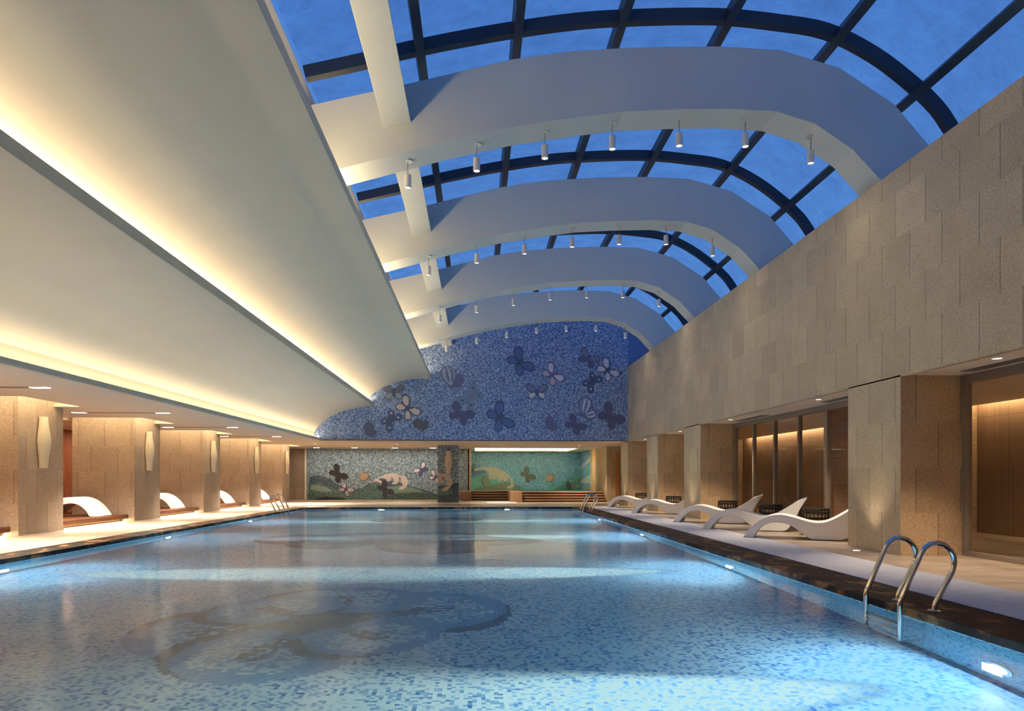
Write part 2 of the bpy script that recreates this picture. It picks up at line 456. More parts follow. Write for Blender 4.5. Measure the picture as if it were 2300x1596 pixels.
# ------------------------------------------------------------------ mosaic painting (one colour per little tile)
class Mosaic:
    """grid of tiles over a rectangle in (h, w) metres; shapes are painted tile by tile"""
    def __init__(s, h0, h1, w0, w1, t, pal, wts, soft=0.0):
        s.soft = soft; s.base = np.average(np.array(pal), axis=0, weights=wts)
        s.h0, s.w0, s.t = h0, w0, t
        s.nh = int(round((h1 - h0) / t)); s.nw = int(round((w1 - w0) / t))
        s.hh, s.ww = np.meshgrid(h0 + (np.arange(s.nh) + .5) * t, w0 + (np.arange(s.nw) + .5) * t, indexing='ij')
        s.c = np.ones((s.nh, s.nw, 4)); s.c[..., :3] = s.speckle(pal, wts)
        s.a = np.zeros((s.nh, s.nw))
    def speckle(s, pal, wts):
        i = RNG.choice(len(pal), size=(s.nh, s.nw), p=wts); return np.array(pal)[i]
    def fill(s, mask, col, jit=.10, pal=None, wts=None):
        if pal is not None: src = s.speckle(pal, wts)
        else: src = (np.array(col) * (1 - s.soft) + np.array(s.base) * s.soft)[None, None, :] * (1 + jit * (RNG.random((s.nh, s.nw, 1)) * 2 - 1))
        s.c[..., :3][mask] = src[mask]; s.a[mask] = 1
    def ell(s, cx, cy, rx, ry, ang):
        dx, dy = s.hh - cx, s.ww - cy; c, q = math.cos(ang), math.sin(ang)
        return ((dx * c + dy * q) / rx) ** 2 + ((-dx * q + dy * c) / ry) ** 2
    def poly(s, pts):
        m = np.zeros((s.nh, s.nw), bool); n = len(pts); j = n - 1
        for i in range(n):
            (xi, yi), (xj, yj) = pts[i], pts[j]
            if yi != yj:
                cond = ((yi > s.ww) != (yj > s.ww)) & (s.hh < (xj - xi) * (s.ww - yi) / (yj - yi) + xi)
                m ^= cond
            j = i
        return m
    def petal(s, cx, cy, ang, L, W, fat=.58):
        """leaf-shaped wing from (cx,cy) outward; returns 0 on the spine .. 1 on the outline, >1 outside"""
        dx, dy = s.hh - cx, s.ww - cy; c, q = math.cos(ang), math.sin(ang)
        t = (dx * c + dy * q) / L; n = (-dx * q + dy * c) / W
        tt = np.clip(t, 1e-4, 1 - 1e-4)
        prof = np.where(tt < fat, np.sin(tt / fat * PI / 2) ** .8, np.cos((tt - fat) / (1 - fat) * PI / 2) ** .55)
        d = np.abs(n) / np.maximum(prof, 1e-3)
        return np.where((t < 0) | (t > 1), 9, d), t
    def butterfly(s, cx, cy, r, ang, fill, edge, body, low=None, spot=None, open_=58, k=.82):
        """four wings about a body; ang is the heading (radians, 0 = along +h)"""
        low = low or fill; o = math.radians(open_)
        for sg in (-1, 1):
            for (a, L, W, c) in ((ang + sg * (PI - o * .95), r * .82, r * .27, low), (ang + sg * o, r * 1.02, r * .30, fill)):
                d, t = s.petal(cx, cy, a, L, W, .64)
                s.fill(d < 1, edge)
                d2, t2 = s.petal(cx + math.cos(a) * L * .16, cy + math.sin(a) * L * .16, a, L * .74, W * .72, .62)
                s.fill(d2 < 1, c)
                if spot is not None:
                    s.fill(s.ell(cx + math.cos(a) * L * .62, cy + math.sin(a) * L * .62, r * .075, r * .075, 0) < 1, spot)
        s.fill(s.ell(cx, cy, r * .40, r * .07, ang) < 1, body)
    def sidefly(s, cx, cy, r, ang, fill, edge, stripe=None, low=None):
        """wings folded up, seen from the side: two fans rising from the body"""
        for (a, L, W, c) in ((ang - .75, r * .95, r * .36, low or fill), (ang + .28, r * 1.3, r * .48, fill)):
            d, t = s.petal(cx, cy, a, L, W, .66); s.fill(d < 1, edge)
            d2, t2 = s.petal(cx + math.cos(a) * L * .06, cy + math.sin(a) * L * .06, a, L * .88, W * .82, .66); s.fill(d2 < 1, c)
            if stripe is not None:
                s.fill((d2 < .92) & (np.sin((d2 * np.sign(-(s.hh - cx) * math.sin(a) + (s.ww - cy) * math.cos(a)) ) * 7.5) > .35) & (t2 > .2), stripe)
        s.fill(s.ell(cx - math.sin(ang) * r * -.1, cy, r * .62, r * .06, ang - 1.5) < 1, edge)
    def build(s, name, mapping, mat, keep=None, alpha=False):
        nh, nw = s.nh, s.nw
        I, J = np.meshgrid(np.arange(nh + 1), np.arange(nw + 1), indexing='ij')
        hv = s.h0 + I * s.t; wv = s.w0 + J * s.t
        co = np.array(mapping(hv.ravel(), wv.ravel())).T.astype(np.float32)
        idx = (I[:-1, :-1] * (nw + 1) + J[:-1, :-1]).ravel()
        quads = np.stack([idx, idx + (nw + 1), idx + (nw + 1) + 1, idx + 1], 1)
        cols = s.c.reshape(-1, 4).copy()
        if alpha: cols[:, 3] = s.a.ravel()
        if keep is not None:
            k = keep(s.hh, s.ww).ravel(); quads = quads[k]; cols = cols[k]
        me = bpy.data.meshes.new(name)
        me.vertices.add(len(co)); me.vertices.foreach_set('co', co.ravel())
        me.loops.add(len(quads) * 4); me.loops.foreach_set('vertex_index', quads.ravel().astype(np.int32))
        me.polygons.add(len(quads)); me.polygons.foreach_set('loop_start', (np.arange(len(quads)) * 4).astype(np.int32))
        try: me.polygons.foreach_set('loop_total', np.full(len(quads), 4, np.int32))
        except Exception: pass
        at = me.attributes.new('tile', 'FLOAT_COLOR', 'FACE'); at.data.foreach_set('color', cols.astype(np.float32).ravel())
        me.update(calc_edges=True); me.validate()
        me.materials.append(M[mat]); o = bpy.data.objects.new(name, me); COL.objects.link(o); return o

# --- upper blue wall with butterflies
BLUE = [rgb(166, 184, 212), rgb(124, 152, 196), rgb(94, 124, 178), rgb(70, 98, 154)]
BW = [.34, .22, .24, .20]
mo = Mosaic(-6.5, 6.0, ZC, 7.9, .034, BLUE, BW, .22)
def bp(cx, cy):                     # a point of the upper wall picture -> metres on the wall
    p = on_y(650 + cx / 2.706, 650 + cy / 2.706, YB); return p[0], p[2]
K = 27.0 / 1533 / 2.706
DKB, NAVY, VIO, PLUM = rgb(52, 66, 112), rgb(44, 52, 84), rgb(84, 84, 132), rgb(74, 66, 108)
WHT, PINK, GRY, OLV, TEA = rgb(226, 220, 226), rgb(206, 180, 190), rgb(120, 122, 146), rgb(78, 76, 74), rgb(100, 140, 168)
MIDB = rgb(64, 92, 158)
def bf(cx, cy, r, deg, *a, **k): x, z = bp(cx, cy); mo.butterfly(x, z, r * K, math.radians(deg), *a, **k)
def sf(cx, cy, r, deg, *a, **k): x, z = bp(cx, cy); mo.sidefly(x, z, r * K, math.radians(deg), *a, **k)
bf(1398, 445, 100, 38, MIDB, NAVY, NAVY)
bf(1596, 520, 82, 40, WHT, VIO, VIO, low=PINK)
bf(1815, 420, 78, 60, GRY, PLUM, PLUM, low=PLUM)
bf(1932, 492, 84, 40, WHT, PLUM, NAVY)
bf(1838, 560, 72, -40, DKB, NAVY, NAVY, spot=WHT)
bf(1505, 622, 76, 90, GRY, DKB, DKB, low=WHT)
sf(985, 590, 100, 88, rgb(150, 170, 192), VIO, stripe=VIO, low=VIO)
bf(1108, 655, 92, 140, TEA, GRY, GRY, spot=NAVY)
bf(1040, 760, 88, 60, PLUM, PLUM, PLUM)
bf(1275, 780, 104, 30, MIDB, NAVY, NAVY)
bf(635, 625, 78, 90, rgb(96, 92, 104), rgb(84, 82, 96), NAVY, low=rgb(140, 160, 160))
bf(716, 724, 88, 40, rgb(226, 206, 190), NAVY, NAVY)
bf(615, 790, 76, -40, DKB, NAVY, NAVY, spot=WHT)
sf(815, 850, 62, 115, OLV, OLV); sf(470, 885, 62, 62, rgb(72, 66, 84), rgb(72, 66, 84))
sf(1578, 850, 62, 70, rgb(92, 88, 130), rgb(92, 88, 130))
sf(1780, 770, 96, 60, rgb(110, 130, 184), PLUM, stripe=WHT)
bf(1735, 825, 76, 50, PLUM, PLUM, PLUM)
bf(1950, 775, 96, 45, PLUM, PLUM, PLUM)
o = mo.build('wall_mosaic_upper', lambda h, w: (h, np.full_like(h, YB), w), 'mosaic')
struct(o, 'blue butterfly mosaic end wall under the glass vault')
struct(MB().box(-6.1, 6.0, YB - .012, YB + .2, ZC - .012, ZC + .004).build('trim_9', 'dark'), 'dark edge line under the blue mosaic wall')

# --- far mosaic left of the column
YM = 34.9
GRN = [rgb(166, 182, 190), rgb(132, 150, 160), rgb(100, 118, 130), rgb(76, 90, 104)]
GW = [.30, .26, .26, .18]
ml = Mosaic(-8.62, -.4, 0, ZC, .034, GRN, GW)
def lp(cx, cy): p = on_y(640 + cx / 5.75, 960 + cy / 5.75, YM); return p[0], p[2]
def lpoly(pts, col, jit=.12, pal=None): ml.fill(ml.poly([lp(*p) for p in pts]), col, jit, pal, [.34, .33, .33] if pal else None)
TEAL = [rgb(70, 96, 104), rgb(90, 116, 120), rgb(120, 140, 140)]
DTEAL = [rgb(58, 70, 88), rgb(74, 90, 104), rgb(100, 116, 128)]
SEA = [rgb(86, 112, 108), rgb(108, 134, 126), rgb(62, 86, 84)]
lpoly([(320, 640), (430, 608), (540, 640), (700, 740), (820, 800), (1000, 780), (1110, 705), (1220, 650), (1400, 700), (1600, 750), (1800, 800), (2000, 880), (2000, 930), (300, 930)], None, pal=DTEAL)
lpoly([(300, 715), (420, 705), (560, 760), (690, 800), (860, 830), (1010, 800), (1150, 715), (1250, 700), (1300, 770), (1500, 800), (1700, 830), (2000, 900), (2000, 940), (300, 940)], None, pal=SEA)
lpoly([(330, 745), (420, 738), (530, 768), (620, 822), (480, 830), (330, 800)], rgb(140, 156, 148))
lpoly([(1300, 770), (1480, 740), (1700, 790), (1800, 830), (1500, 850), (1330, 830)], rgb(118, 142, 134))
lpoly([(1250, 920), (1450, 845), (1700, 830), (1980, 900), (1980, 940), (1250, 940)], None, pal=[rgb(56, 72, 66), rgb(74, 92, 84), rgb(92, 110, 98)])
lpoly([(350, 930), (520, 890), (700, 900), (820, 930)], rgb(40, 50, 54))
CREST = [(1090, 720), (1190, 655), (1290, 606), (1400, 584), (1480, 612), (1555, 632), (1592, 690), (1575, 760), (1515, 804), (1465, 800), (1478, 772), (1525, 742), (1500, 705), (1490, 640), (1465, 632), (1472, 690), (1440, 732), (1378, 726), (1410, 684), (1386, 640), (1370, 628), (1362, 680), (1322, 702), (1300, 655), (1262, 645), (1210, 664)]
lpoly(CREST, rgb(206, 188, 182), .05)
lpoly([(1110, 725), (1200, 668), (1255, 690), (1262, 730), (1230, 715), (1180, 692)], rgb(206, 192, 186), .05)
KL = 34.5 / 1533 / 5.75
def lbf(cx, cy, r, deg, *a, **k): x, z = lp(cx, cy); ml.butterfly(x, z, r * KL, math.radians(deg), *a, **k)
INK = rgb(46, 44, 48); PUR = rgb(74, 66, 92)
lbf(680, 600, 140, 40, INK, INK, INK)
lbf(785, 800, 112, 55, rgb(206, 190, 192), PUR, PUR, spot=INK)
lbf(1290, 800, 130, 35, rgb(62, 60, 74), rgb(62, 60, 74), INK)
lbf(1765, 545, 112, 130, rgb(216, 206, 208), rgb(82, 82, 118), PUR, low=rgb(82, 82, 118))
lbf(1945, 640, 110, 60, rgb(206, 196, 198), PUR, PUR)
x, z = lp(1025, 635); ml.fill(ml.ell(x, z, 68 * KL, 56 * KL, .3) < 1, rgb(110, 96, 90)); ml.fill(ml.ell(x - .02, z + .02, 56 * KL, 44 * KL, .4) < 1, rgb(176, 142, 118))
o = ml.build('wall_mosaic_left', lambda h, w: (h, np.full_like(h, YM), w), 'mosaic')
struct(o, 'grey green mosaic wall with a breaking wave and butterflies')

# --- far mosaic behind the spa
AQ = [rgb(170, 214, 236), rgb(124, 180, 208), rgb(84, 138, 172), rgb(60, 100, 138)]
AW = [.36, .28, .22, .14]
ms = Mosaic(-.95, 5.95, .30, ZC, .034, AQ, AW)
def sp(cx, cy): p = on_y(1000 + cx / 5.227, 960 + cy / 5.227, YF); return p[0], p[2]
def spoly(pts, col, jit=.12, pal=None): ms.fill(ms.poly([sp(*p) for p in pts]), col, jit, pal, [.34, .33, .33] if pal else None)
spoly([(100, 620), (300, 520), (480, 500), (640, 560), (820, 650), (960, 720), (1110, 725), (1300, 660), (1500, 560), (1620, 500), (1620, 760), (100, 760)], None, pal=[rgb(96, 156, 168), rgb(130, 186, 190), rgb(70, 120, 140)])
spoly([(100, 700), (300, 600), (470, 560), (620, 620), (800, 680), (950, 735), (1120, 735), (1300, 690), (1480, 630), (1620, 580), (1620, 760), (100, 760)], None, pal=[rgb(104, 176, 168), rgb(84, 148, 146), rgb(128, 192, 182)])
spoly([(180, 620), (260, 540), (380, 500), (470, 500), (478, 530), (360, 560), (240, 640)], rgb(72, 106, 140))
spoly([(300, 740), (420, 690), (620, 655), (760, 640), (860, 690), (940, 740)], None, pal=[rgb(112, 120, 106), rgb(92, 100, 92), rgb(132, 138, 122)])
spoly([(1240, 740), (1340, 690), (1480, 640), (1620, 590), (1620, 640), (1520, 700), (1620, 690), (1620, 750)], None, pal=[rgb(90, 120, 112), rgb(70, 98, 94), rgb(112, 140, 128)])
spoly([(330, 490), (430, 462), (540, 458), (650, 490), (740, 550), (800, 620), (808, 690), (770, 715), (720, 715), (735, 690), (770, 670), (765, 610), (735, 585), (740, 620), (700, 635), (672, 610), (650, 630), (620, 625), (600, 560), (610, 590), (580, 618), (550, 600), (545, 560), (545, 600), (500, 630), (490, 600), (520, 560), (480, 500), (430, 490), (360, 510)], rgb(222, 210, 196), .05)
spoly([(200, 560), (215, 470), (250, 530), (300, 500), (310, 530), (215, 580), (200, 620), (150, 610), (150, 570)], rgb(216, 214, 208), .05)
KS = 38.8 / 1533 / 5.227
def sbf(cx, cy, r, deg, *a, **k): x, z = sp(cx, cy); ms.butterfly(x, z, r * KS, math.radians(deg), *a, **k)
DG = rgb(64, 70, 64)
sbf(965, 560, 108, 40, DG, DG, INK); sbf(290, 480, 74, 90, rgb(90, 120, 116), rgb(62, 70, 88), INK, low=rgb(62, 70, 88))
for (cx, cy, rx, ry, an, c) in ((475, 635, 50, 76, .25, rgb(78, 92, 78)), (480, 635, 40, 66, .25, rgb(122, 136, 112)), (1450, 680, 30, 56, .3, rgb(62, 66, 70)), (1230, 590, 60, 48, .4, rgb(120, 104, 92)), (1222, 592, 48, 36, .4, rgb(196, 160, 138))):
    x, z = sp(cx, cy); ms.fill(ms.ell(x, z, rx * KS, ry * KS, an) < 1, c)
o = ms.build('wall_mosaic_spa', lambda h, w: (h, np.full_like(h, YF), w), 'mosaic')
struct(o, 'turquoise mosaic wall with white wave behind the spa')
mr = Mosaic(35.4, YF, .30, ZC, .034, [rgb(176, 196, 216), rgb(120, 156, 196), rgb(84, 120, 168), rgb(66, 96, 140)], AW)
mr.fill((mr.ww > 1.55 + (YF - mr.hh) * .12) & (mr.ww < 1.75 + (YF - mr.hh) * .14), rgb(220, 224, 226))
mr.fill((mr.ww > 1.1) & (mr.ww < 1.5 + (YF - mr.hh) * .10), rgb(120, 176, 196), .2)
mr.fill((mr.ww > .8) & (mr.ww < .95 + (YF - mr.hh) * .1), rgb(214, 220, 226))
o = mr.build('wall_mosaic_spa_side', lambda h, w: (np.full_like(h, 5.93), h, w), 'mosaic')
struct(o, 'pale blue mosaic side wall beside the spa')

# --- mosaic column
cx0, cx1 = on_y(983, 1100, 30.8)[0], on_y(1030, 1100, 30.8)[0]
mc = Mosaic(cx0, cx1, 0, ZC, .034, [rgb(176, 198, 212), rgb(138, 162, 178), rgb(106, 130, 150), rgb(80, 102, 124)], GW)
def cp(cx, cy): p = on_y(640 + cx / 5.75, 960 + cy / 5.75, 30.8); return p[0], p[2]
def cpoly(pts, col, jit=.1): mc.fill(mc.poly([cp(*p) for p in pts]), col, jit)
cpoly([(1970, 760), (2100, 740), (2250, 700), (2250, 980), (1970, 980)], rgb(72, 88, 102), .3)
cpoly([(1970, 780), (2090, 760), (2170, 800), (2170, 860), (1970, 870)], rgb(92, 120, 120), .15)
cpoly([(1972, 580), (2040, 592), (2110, 610), (2160, 670), (2155, 740), (2110, 800), (2050, 825), (2026, 808), (2060, 775), (2110, 740), (2090, 690), (2065, 660), (2062, 625), (2030, 622), (2030, 690), (1972, 735)], rgb(196, 180, 172), .05)
col_face = mc.build('column_face', lambda h, w: (h, np.full_like(h, 30.80), w), 'mosaic')
cr_ = thing('mosaic_column', 'blue grey mosaic column standing behind the far end of the pool', 'column', ((cx0 + cx1) / 2, 31.2, 0))
col_face.parent = cr_; col_face.matrix_parent_inverse = Matrix.Translation(-Vector(cr_.location))
k = MB().box(cx0 - (cx0 + cx1) / 2, cx1 - (cx0 + cx1) / 2, -.39, .5, 0, ZC).build('shaft', plain('column_side', rgb(104, 124, 138), .4, noise=.3, nscale=30), cr_)

# --- pool floor with two big orchid blossoms
mf = Mosaic(XP0, XP1, YP0, YP1, .045, [TL], [1.0])
def fpt(u, v): return through_water(u, v)
def blossom(pts, dark, fillc, inner):
    """pts: five (tip, width) petals around a heart, as picture points on the pool floor"""
    (hx, hy) = fpt(*pts[0])
    for (tip, wid, bend) in pts[1:]:
        tx, ty = fpt(*tip); L = math.hypot(tx - hx, ty - hy); a = math.atan2(ty - hy, tx - hx)
        d, t = mf.petal(hx, hy, a, L, wid, .60)
        mf.fill(d < 1, fillc, .08)
        mf.fill((d < .62) & (t > .38) & (t < .86) & (RNG.random(d.shape) < .55), inner, .05)
        dx, dy = mf.hh - hx, mf.ww - hy
        side = np.sign(-dx * math.sin(a) + dy * math.cos(a)) * bend
        mf.fill((d < 1) & (d > .80) & (side > 0) & (t > .25), dark, .2)
        mf.fill((d < 1) & (t < .22), dark, .25)
        mf.fill((d < .10 + .1 * (1 - t)) & (t < .7) & (RNG.random(d.shape) < .6), dark, .3)
    mf.fill(mf.ell(hx, hy, .22, .22, 0) < 1, dark, .3)
GD, GB, GI = rgb(60, 88, 102), rgb(92, 146, 186), rgb(158, 194, 206)
blossom([(720, 1395), ((270, 1440), .95, -1), ((450, 1535), .80, -1), ((1125, 1350), 1.0, -1), ((930, 1455), .75, -1), ((800, 1318), .95, 1), ((540, 1350), .8, 1)], GD, GB, GI)
blossom([(860, 1215), ((590, 1206), 1.15, 1), ((640, 1226), .9, -1), ((1075, 1198), 1.15, 1), ((1070, 1240), 1.0, -1), ((1220, 1214), .9, 1), ((760, 1198), 1.3, 1)], rgb(36, 46, 68), rgb(66, 92, 124), rgb(104, 136, 160))
blossom([(960, 1168), ((840, 1166), 1.0, 1), ((1080, 1165), 1.0, -1), ((1040, 1171), 1.0, 1), ((880, 1171), 1.0, 1)], rgb(34, 42, 60), rgb(58, 76, 102), rgb(90, 116, 140))
o = mf.build('pool_floor', lambda h, w: (h, w, np.full_like(h, PZ)), 'pool_floor', alpha=True)
struct(o, 'speckled blue mosaic pool floor with large orchid blossoms')

# ------------------------------------------------------------------ right wall, openings, glazing, room behind
b = MB().box(XR, XR + .10, YN, YB + .6, ZS, ZTOP)
struct(b.build('wall_right', 'stone'), 'tall beige stone wall above the lounger bays')
struct(MB().box(XR + .10, 8.2, YN, YB + .6, ZTOP - .12, ZTOP - .02).build('wall_right_ledge', 'plaster'), 'ledge behind the top of the stone wall')
struct(MB().box(XR + .10, XG + .1, YN, 40, ZS + .02, ZS + .12).build('ceiling_right', 'soffit'), 'pale soffit over the lounger bays')
for i, (y0, y1) in enumerate(RPIL):
    o = MB().box(XR, XG + .05, y0, y1, 0, ZS + .02).build('stone_pillar', 'stone')
    o.data.materials.append(M['stone_warmlit'])
    for p_ in o.data.polygons: p_.material_index = 1 if abs(p_.normal.y) > .5 else 0  # pillar ends take the copy with the warm reflected light painted in
    struct(o, ['stone pillar beside the near ladder', 'stone pillar between the three loungers and the fourth', 'stone pillar between the two farthest loungers', 'stone pillar under the edge of the blue mosaic wall'][i])
struct(MB().box(XR, XG + .05, YN, 4.6, 0, ZS + .02).build('stone_pillar', 'stone'), 'stone pillar out beyond the nearest glazed bay')
# closed backs of the two far bays
struct(MB().box(7.4, 7.5, 19.51, 28.2, 0, ZS).build('wall_bay', 'stone'), 'stone back of the far lounger bays')

def glazing(name, y0, y1, ys, label):
    t = thing(name, label, None, (XG, (y0 + y1) / 2, 0)); t['kind'] = 'structure'
    c = (y0 + y1) / 2
    f = MB(); w = .07
    f.box(-.05, .05, y0 - c, y1 - c, 0, .07); f.box(-.05, .05, y0 - c, y1 - c, ZS - .10, ZS + .02)
    f.box(-.05, .05, y0 - c, y0 - c + w, .07, ZS - .10); f.box(-.05, .05, y1 - c - w, y1 - c, .07, ZS - .10)
    f.build('frame', 'frame', t, bevel=.004)
    ed = [y0 + w] + sorted(ys) + [y1 - w]
    for y in sorted(ys): MB().box(-.045, .045, y - c - .03, y - c + .03, .07, ZS - .10).build('mullion', 'frame', t, bevel=.004)
    for a, bb in zip(ed[:-1], ed[1:]):
        MB().quad((0, a - c, .07), (0, bb - c, .07), (0, bb - c, ZS - .10), (0, a - c, ZS - .10)).build('pane', 'glass', t, fix=False)
    return t
glazing('window_7', 10.75, 18.05, [16.77 - 1.2 * k for k in range(5)], 'bronze framed glazing behind the three nearest loungers')
glazing('window_8', 4.6, 9.38, [6.9], 'bronze framed glazing beside the near ladder')
# room behind the glass
XB = 10.1
struct(MB().box(XB, XB + .1, YN, 25.6, 0, 3.0).build('wall_room_back', 'panel_wood'), 'oak panelled wall seen through the glazing')
struct(MB().box(XG + .05, XB, 13.3, 13.45, 0, 2.9).build('wall_room_end', 'travertine_wall'), 'banded travertine wall inside the glazed room')
struct(MB().box(XG + .05, XB, 25.5, 25.6, 0, 2.9).build('wall_room_far', 'travertine_wall'), 'far end wall inside the glazed room')
struct(MB().box(XG + .1, XB - .22, YN, 25.6, ZS, ZS + .06).build('ceiling_room', 'soffit'), 'low ceiling of the glazed room')
struct(MB().box(XB - .30, XB + .1, YN, 25.6, 2.95, 3.0).build('ceiling_room_slot', 'soffit'), 'light slot over the oak wall')

# ------------------------------------------------------------------ left pillars, recesses, low ceiling
ordl = ['nearest', 'second', 'third', 'fourth', 'fifth']
XLB = -10.3
for i, y0 in enumerate(LP):
    y1 = y0 + (1.42 if i < 5 else 1.2)
    o = MB().box(XLB, XL, y0, y1, 0, 2.93).build('stone_pillar', 'stone_left')
    struct(o, 'beige stone pillar with a ' + ['sconce, out beyond the left frame edge', 'large sconce, nearest in view on the walkway', 'sconce, second along the walkway', 'sconce, third along the walkway', 'sconce, fourth along the walkway', 'sconce, last along the walkway'][i])
    MB().box(XLB, XL + .012, y0 - .012, y1 + .012, 0, .10).build('baseboard_left', 'stone_left')
    struct(bpy.data.objects['baseboard_left' if i == 0 else 'baseboard_left.%03d' % i], 'stone plinth course of a walkway pillar')
struct(MB().box(-12.7, -12.6, YN, 40, 0, 2.9).build('wall_left', 'screen_wood'), 'red brown wood wall behind the lounger alcoves')
lat = MB()
for y in np.arange(14.0, 17.0, .16): lat.box(-12.59, -12.56, y, y + .05, .35, .95)
for z in np.arange(.35, .95, .10): lat.box(-12.585, -12.55, 14, 17, z, z + .04)
struct(lat.build('trim_10', 'screen_mesh'), 'pale lattice strip low on the wood wall')
cuts = [(y0 - .72, y0 + 1.1) for y0 in LP]
b = MB(); th = .05
b.box(-8.22, -6.13, YN, YB + .2, ZC, ZC + th); b.box(-8.22, -6.1, YB + .2, 40, ZC, ZC + th)
b.box(-13, -10.5, YN, 40, ZC, ZC + th)
y = YN
for (c0, c1) in cuts:
    b.box(-10.5, -8.22, y, c0, ZC, ZC + th); y = c1
b.box(-10.5, -8.22, y, 40, ZC, ZC + th)
struct(b.build('ceiling_left', 'soffit'), 'low flat ceiling over the pillar walkway')
b = MB()
for (c0, c1) in cuts:
    b.box(-10.54, -8.1, c0 - .1, c1 + .1, 2.93, 2.98); b.box(-10.54, -10.5, c0 - .1, c1 + .1, ZC + th, 2.93)
    b.box(-8.14, -8.1, c0 - .1, c1 + .1, ZC + th, 2.93); b.box(-10.5, -8.14, c0 - .1, c0 - .06, ZC + th, 2.93); b.box(-10.5, -8.14, c1 + .06, c1 + .1, ZC + th, 2.93)
struct(b.build('ceiling_cove_boxes', 'plaster'), 'light coves around the pillar heads')
# far low ceiling with spa recess
b = MB(); rx0, rx1, ry0, ry1 = -.1, 5.1, 34.0, 38.0
b.box(-6.1, 8, YB + .2, ry0, ZC, ZC + th); b.box(-6.1, 8, ry1, 40, ZC, ZC + th)
b.box(-6.1, rx0, ry0, ry1, ZC, ZC + th); b.box(rx1, 8, ry0, ry1, ZC, ZC + th)
struct(b.build('ceiling_far', 'soffit'), 'low flat ceiling over the far end and spa')
b = MB(); b.box(rx0 - .25, rx1 + .25, ry0 - .25, ry1 + .25, 2.86, 2.9)
b.box(rx0 - .29, rx0 - .25, ry0 - .25, ry1 + .25, ZC + th, 2.86); b.box(rx1 + .25, rx1 + .29, ry0 - .25, ry1 + .25, ZC + th, 2.86)
b.box(rx0 - .29, rx1 + .29, ry0 - .29, ry0 - .25, ZC + th, 2.86); b.box(rx0 - .29, rx1 + .29, ry1 + .25, ry1 + .29, ZC + th, 2.86)
struct(b.build('ceiling_spa_recess', 'plaster'), 'raised lit ceiling recess over the spa')

# ------------------------------------------------------------------ curved coves on the left
PB = [(-6.30, 2.62), (-6.30, 2.86), (-6.27, 2.93), (-6.13, 3.09), (-5.88, 3.34), (-5.61, 3.52), (-5.2, 3.70), (-4.8, 3.80), (-4.4, 3.87), (-4.05, 3.92)]
PC = [(-4.40, 3.98), (-4.33, 4.04), (-4.24, 4.15), (-4.13, 4.28), (-3.98, 4.42), (-3.72, 4.60), (-3.46, 4.72), (-3.05, 4.86), (-2.64, 4.945), (-2.23, 4.985), (-1.80, 5.0)]
def smooth_prof(p, n=5):
    out = []
    for i in range(len(p) - 1):
        p0 = Vector(p[max(i - 1, 0)]); p1 = Vector(p[i]); p2 = Vector(p[i + 1]); p3 = Vector(p[min(i + 2, len(p) - 1)])
        for k in range(n):
            t = k / n
            q = .5 * ((2 * p1) + (-p0 + p2) * t + (2 * p0 - 5 * p1 + 4 * p2 - p3) * t * t + (-p0 + 3 * p1 - 3 * p2 + p3) * t ** 3)
            out.append((q.x, q.y))
    return out + [tuple(p[-1])]
for nm, pr, fx, z0, z1, lb in (('ceiling_cove_lower', PB, -4.05, 3.92, 4.07, 'lower curved cream cove rising over the walkway ceiling'), ('ceiling_cove_upper', PC, -1.80, 5.0, 5.15, 'upper curved cream cove below the skylight')):
    pts = smooth_prof(pr)
    poly = pts + [(fx, z1), (fx - .06, z1), (fx - .06, z0 + .04)] + [(x - .05 if x < fx - .5 else x, z + .04) for (x, z) in reversed(pts[:-3])]
    o = MB().sheet(pts, YN, YB).build(nm, 'plaster', smooth=True, fix=False, angle=60); struct(o, lb)
def fascia(name, x, z0, z1, lb):
    struct(MB().box(x - .05, x, YN, YB, z0, z1).build(name, 'plaster', bevel=.004), lb)
fascia('trim_11', -6.1, ZC, 2.665, 'lowest cove lip along the walkway ceiling')
fascia('trim_12', -4.05, 3.92, 4.07, 'middle cove lip')
fascia('trim_13', -1.80, 5.0, 5.15, 'top cove lip under the skylight')
struct(MB().box(-6.32, -6.14, YN, YB, ZC + .052, ZC + .06).build('ceiling_trough_low', 'plaster'), 'lower light trough')
struct(MB().box(-4.45, -4.09, YN, YB, 3.95, 3.97).build('ceiling_trough_middle', 'plaster'), 'middle light trough')
struct(MB().box(-2.5, -1.85, YN, YB, 5.01, 5.04).build('ceiling_trough_top', 'plaster'), 'top light trough')
struct(MB().box(-2.56, -2.46, YN, YB, 5.04, 6.80).build('wall_skylight_left', 'plaster'), 'cream upstand wall at the skylight edge')
struct(MB().box(-6.5, -2.5, YB - .01, YB + .1, 5.0, 7.2).build('wall_far_filler', 'plaster'), 'blank wall above the coves')

# ------------------------------------------------------------------ roof ribs, long beam, skylight
RY0 = 10.05; RT = .58
def rib_pts(px): return [(on_y(u, v, RY0)[0], on_y(u, v, RY0)[2]) for (u, v) in px]
lo = rib_pts([(768, 378), (1000, 317.5), (1150, 285), (1300, 263), (1400, 250.5), (1525, 245.5), (1645.5, 244.5), (1745.7, 250.5), (1831, 278), (1916, 336.7), (1976, 403)])
up = rib_pts([(700, 235), (915, 188), (1150, 133), (1280, 115), (1400, 107.5), (1500, 104.5), (1615, 104), (1753, 112), (1886, 152), (2009, 234), (2084, 323)])
def extend(p, end, dz):
    a, b_ = (p[0], p[1]) if end == 0 else (p[-1], p[-2])
    d = Vector((a[0] - b_[0], a[1] - b_[1])).normalized()
    q = (a[0] + d.x * dz, a[1] + d.y * dz)
    return [q] + p if end == 0 else p + [q]
lo = extend(extend(lo, 0, .5), 1, .9); up = extend(up, 1, .9); up = [(-2.50, up[0][1] - .03)] + up
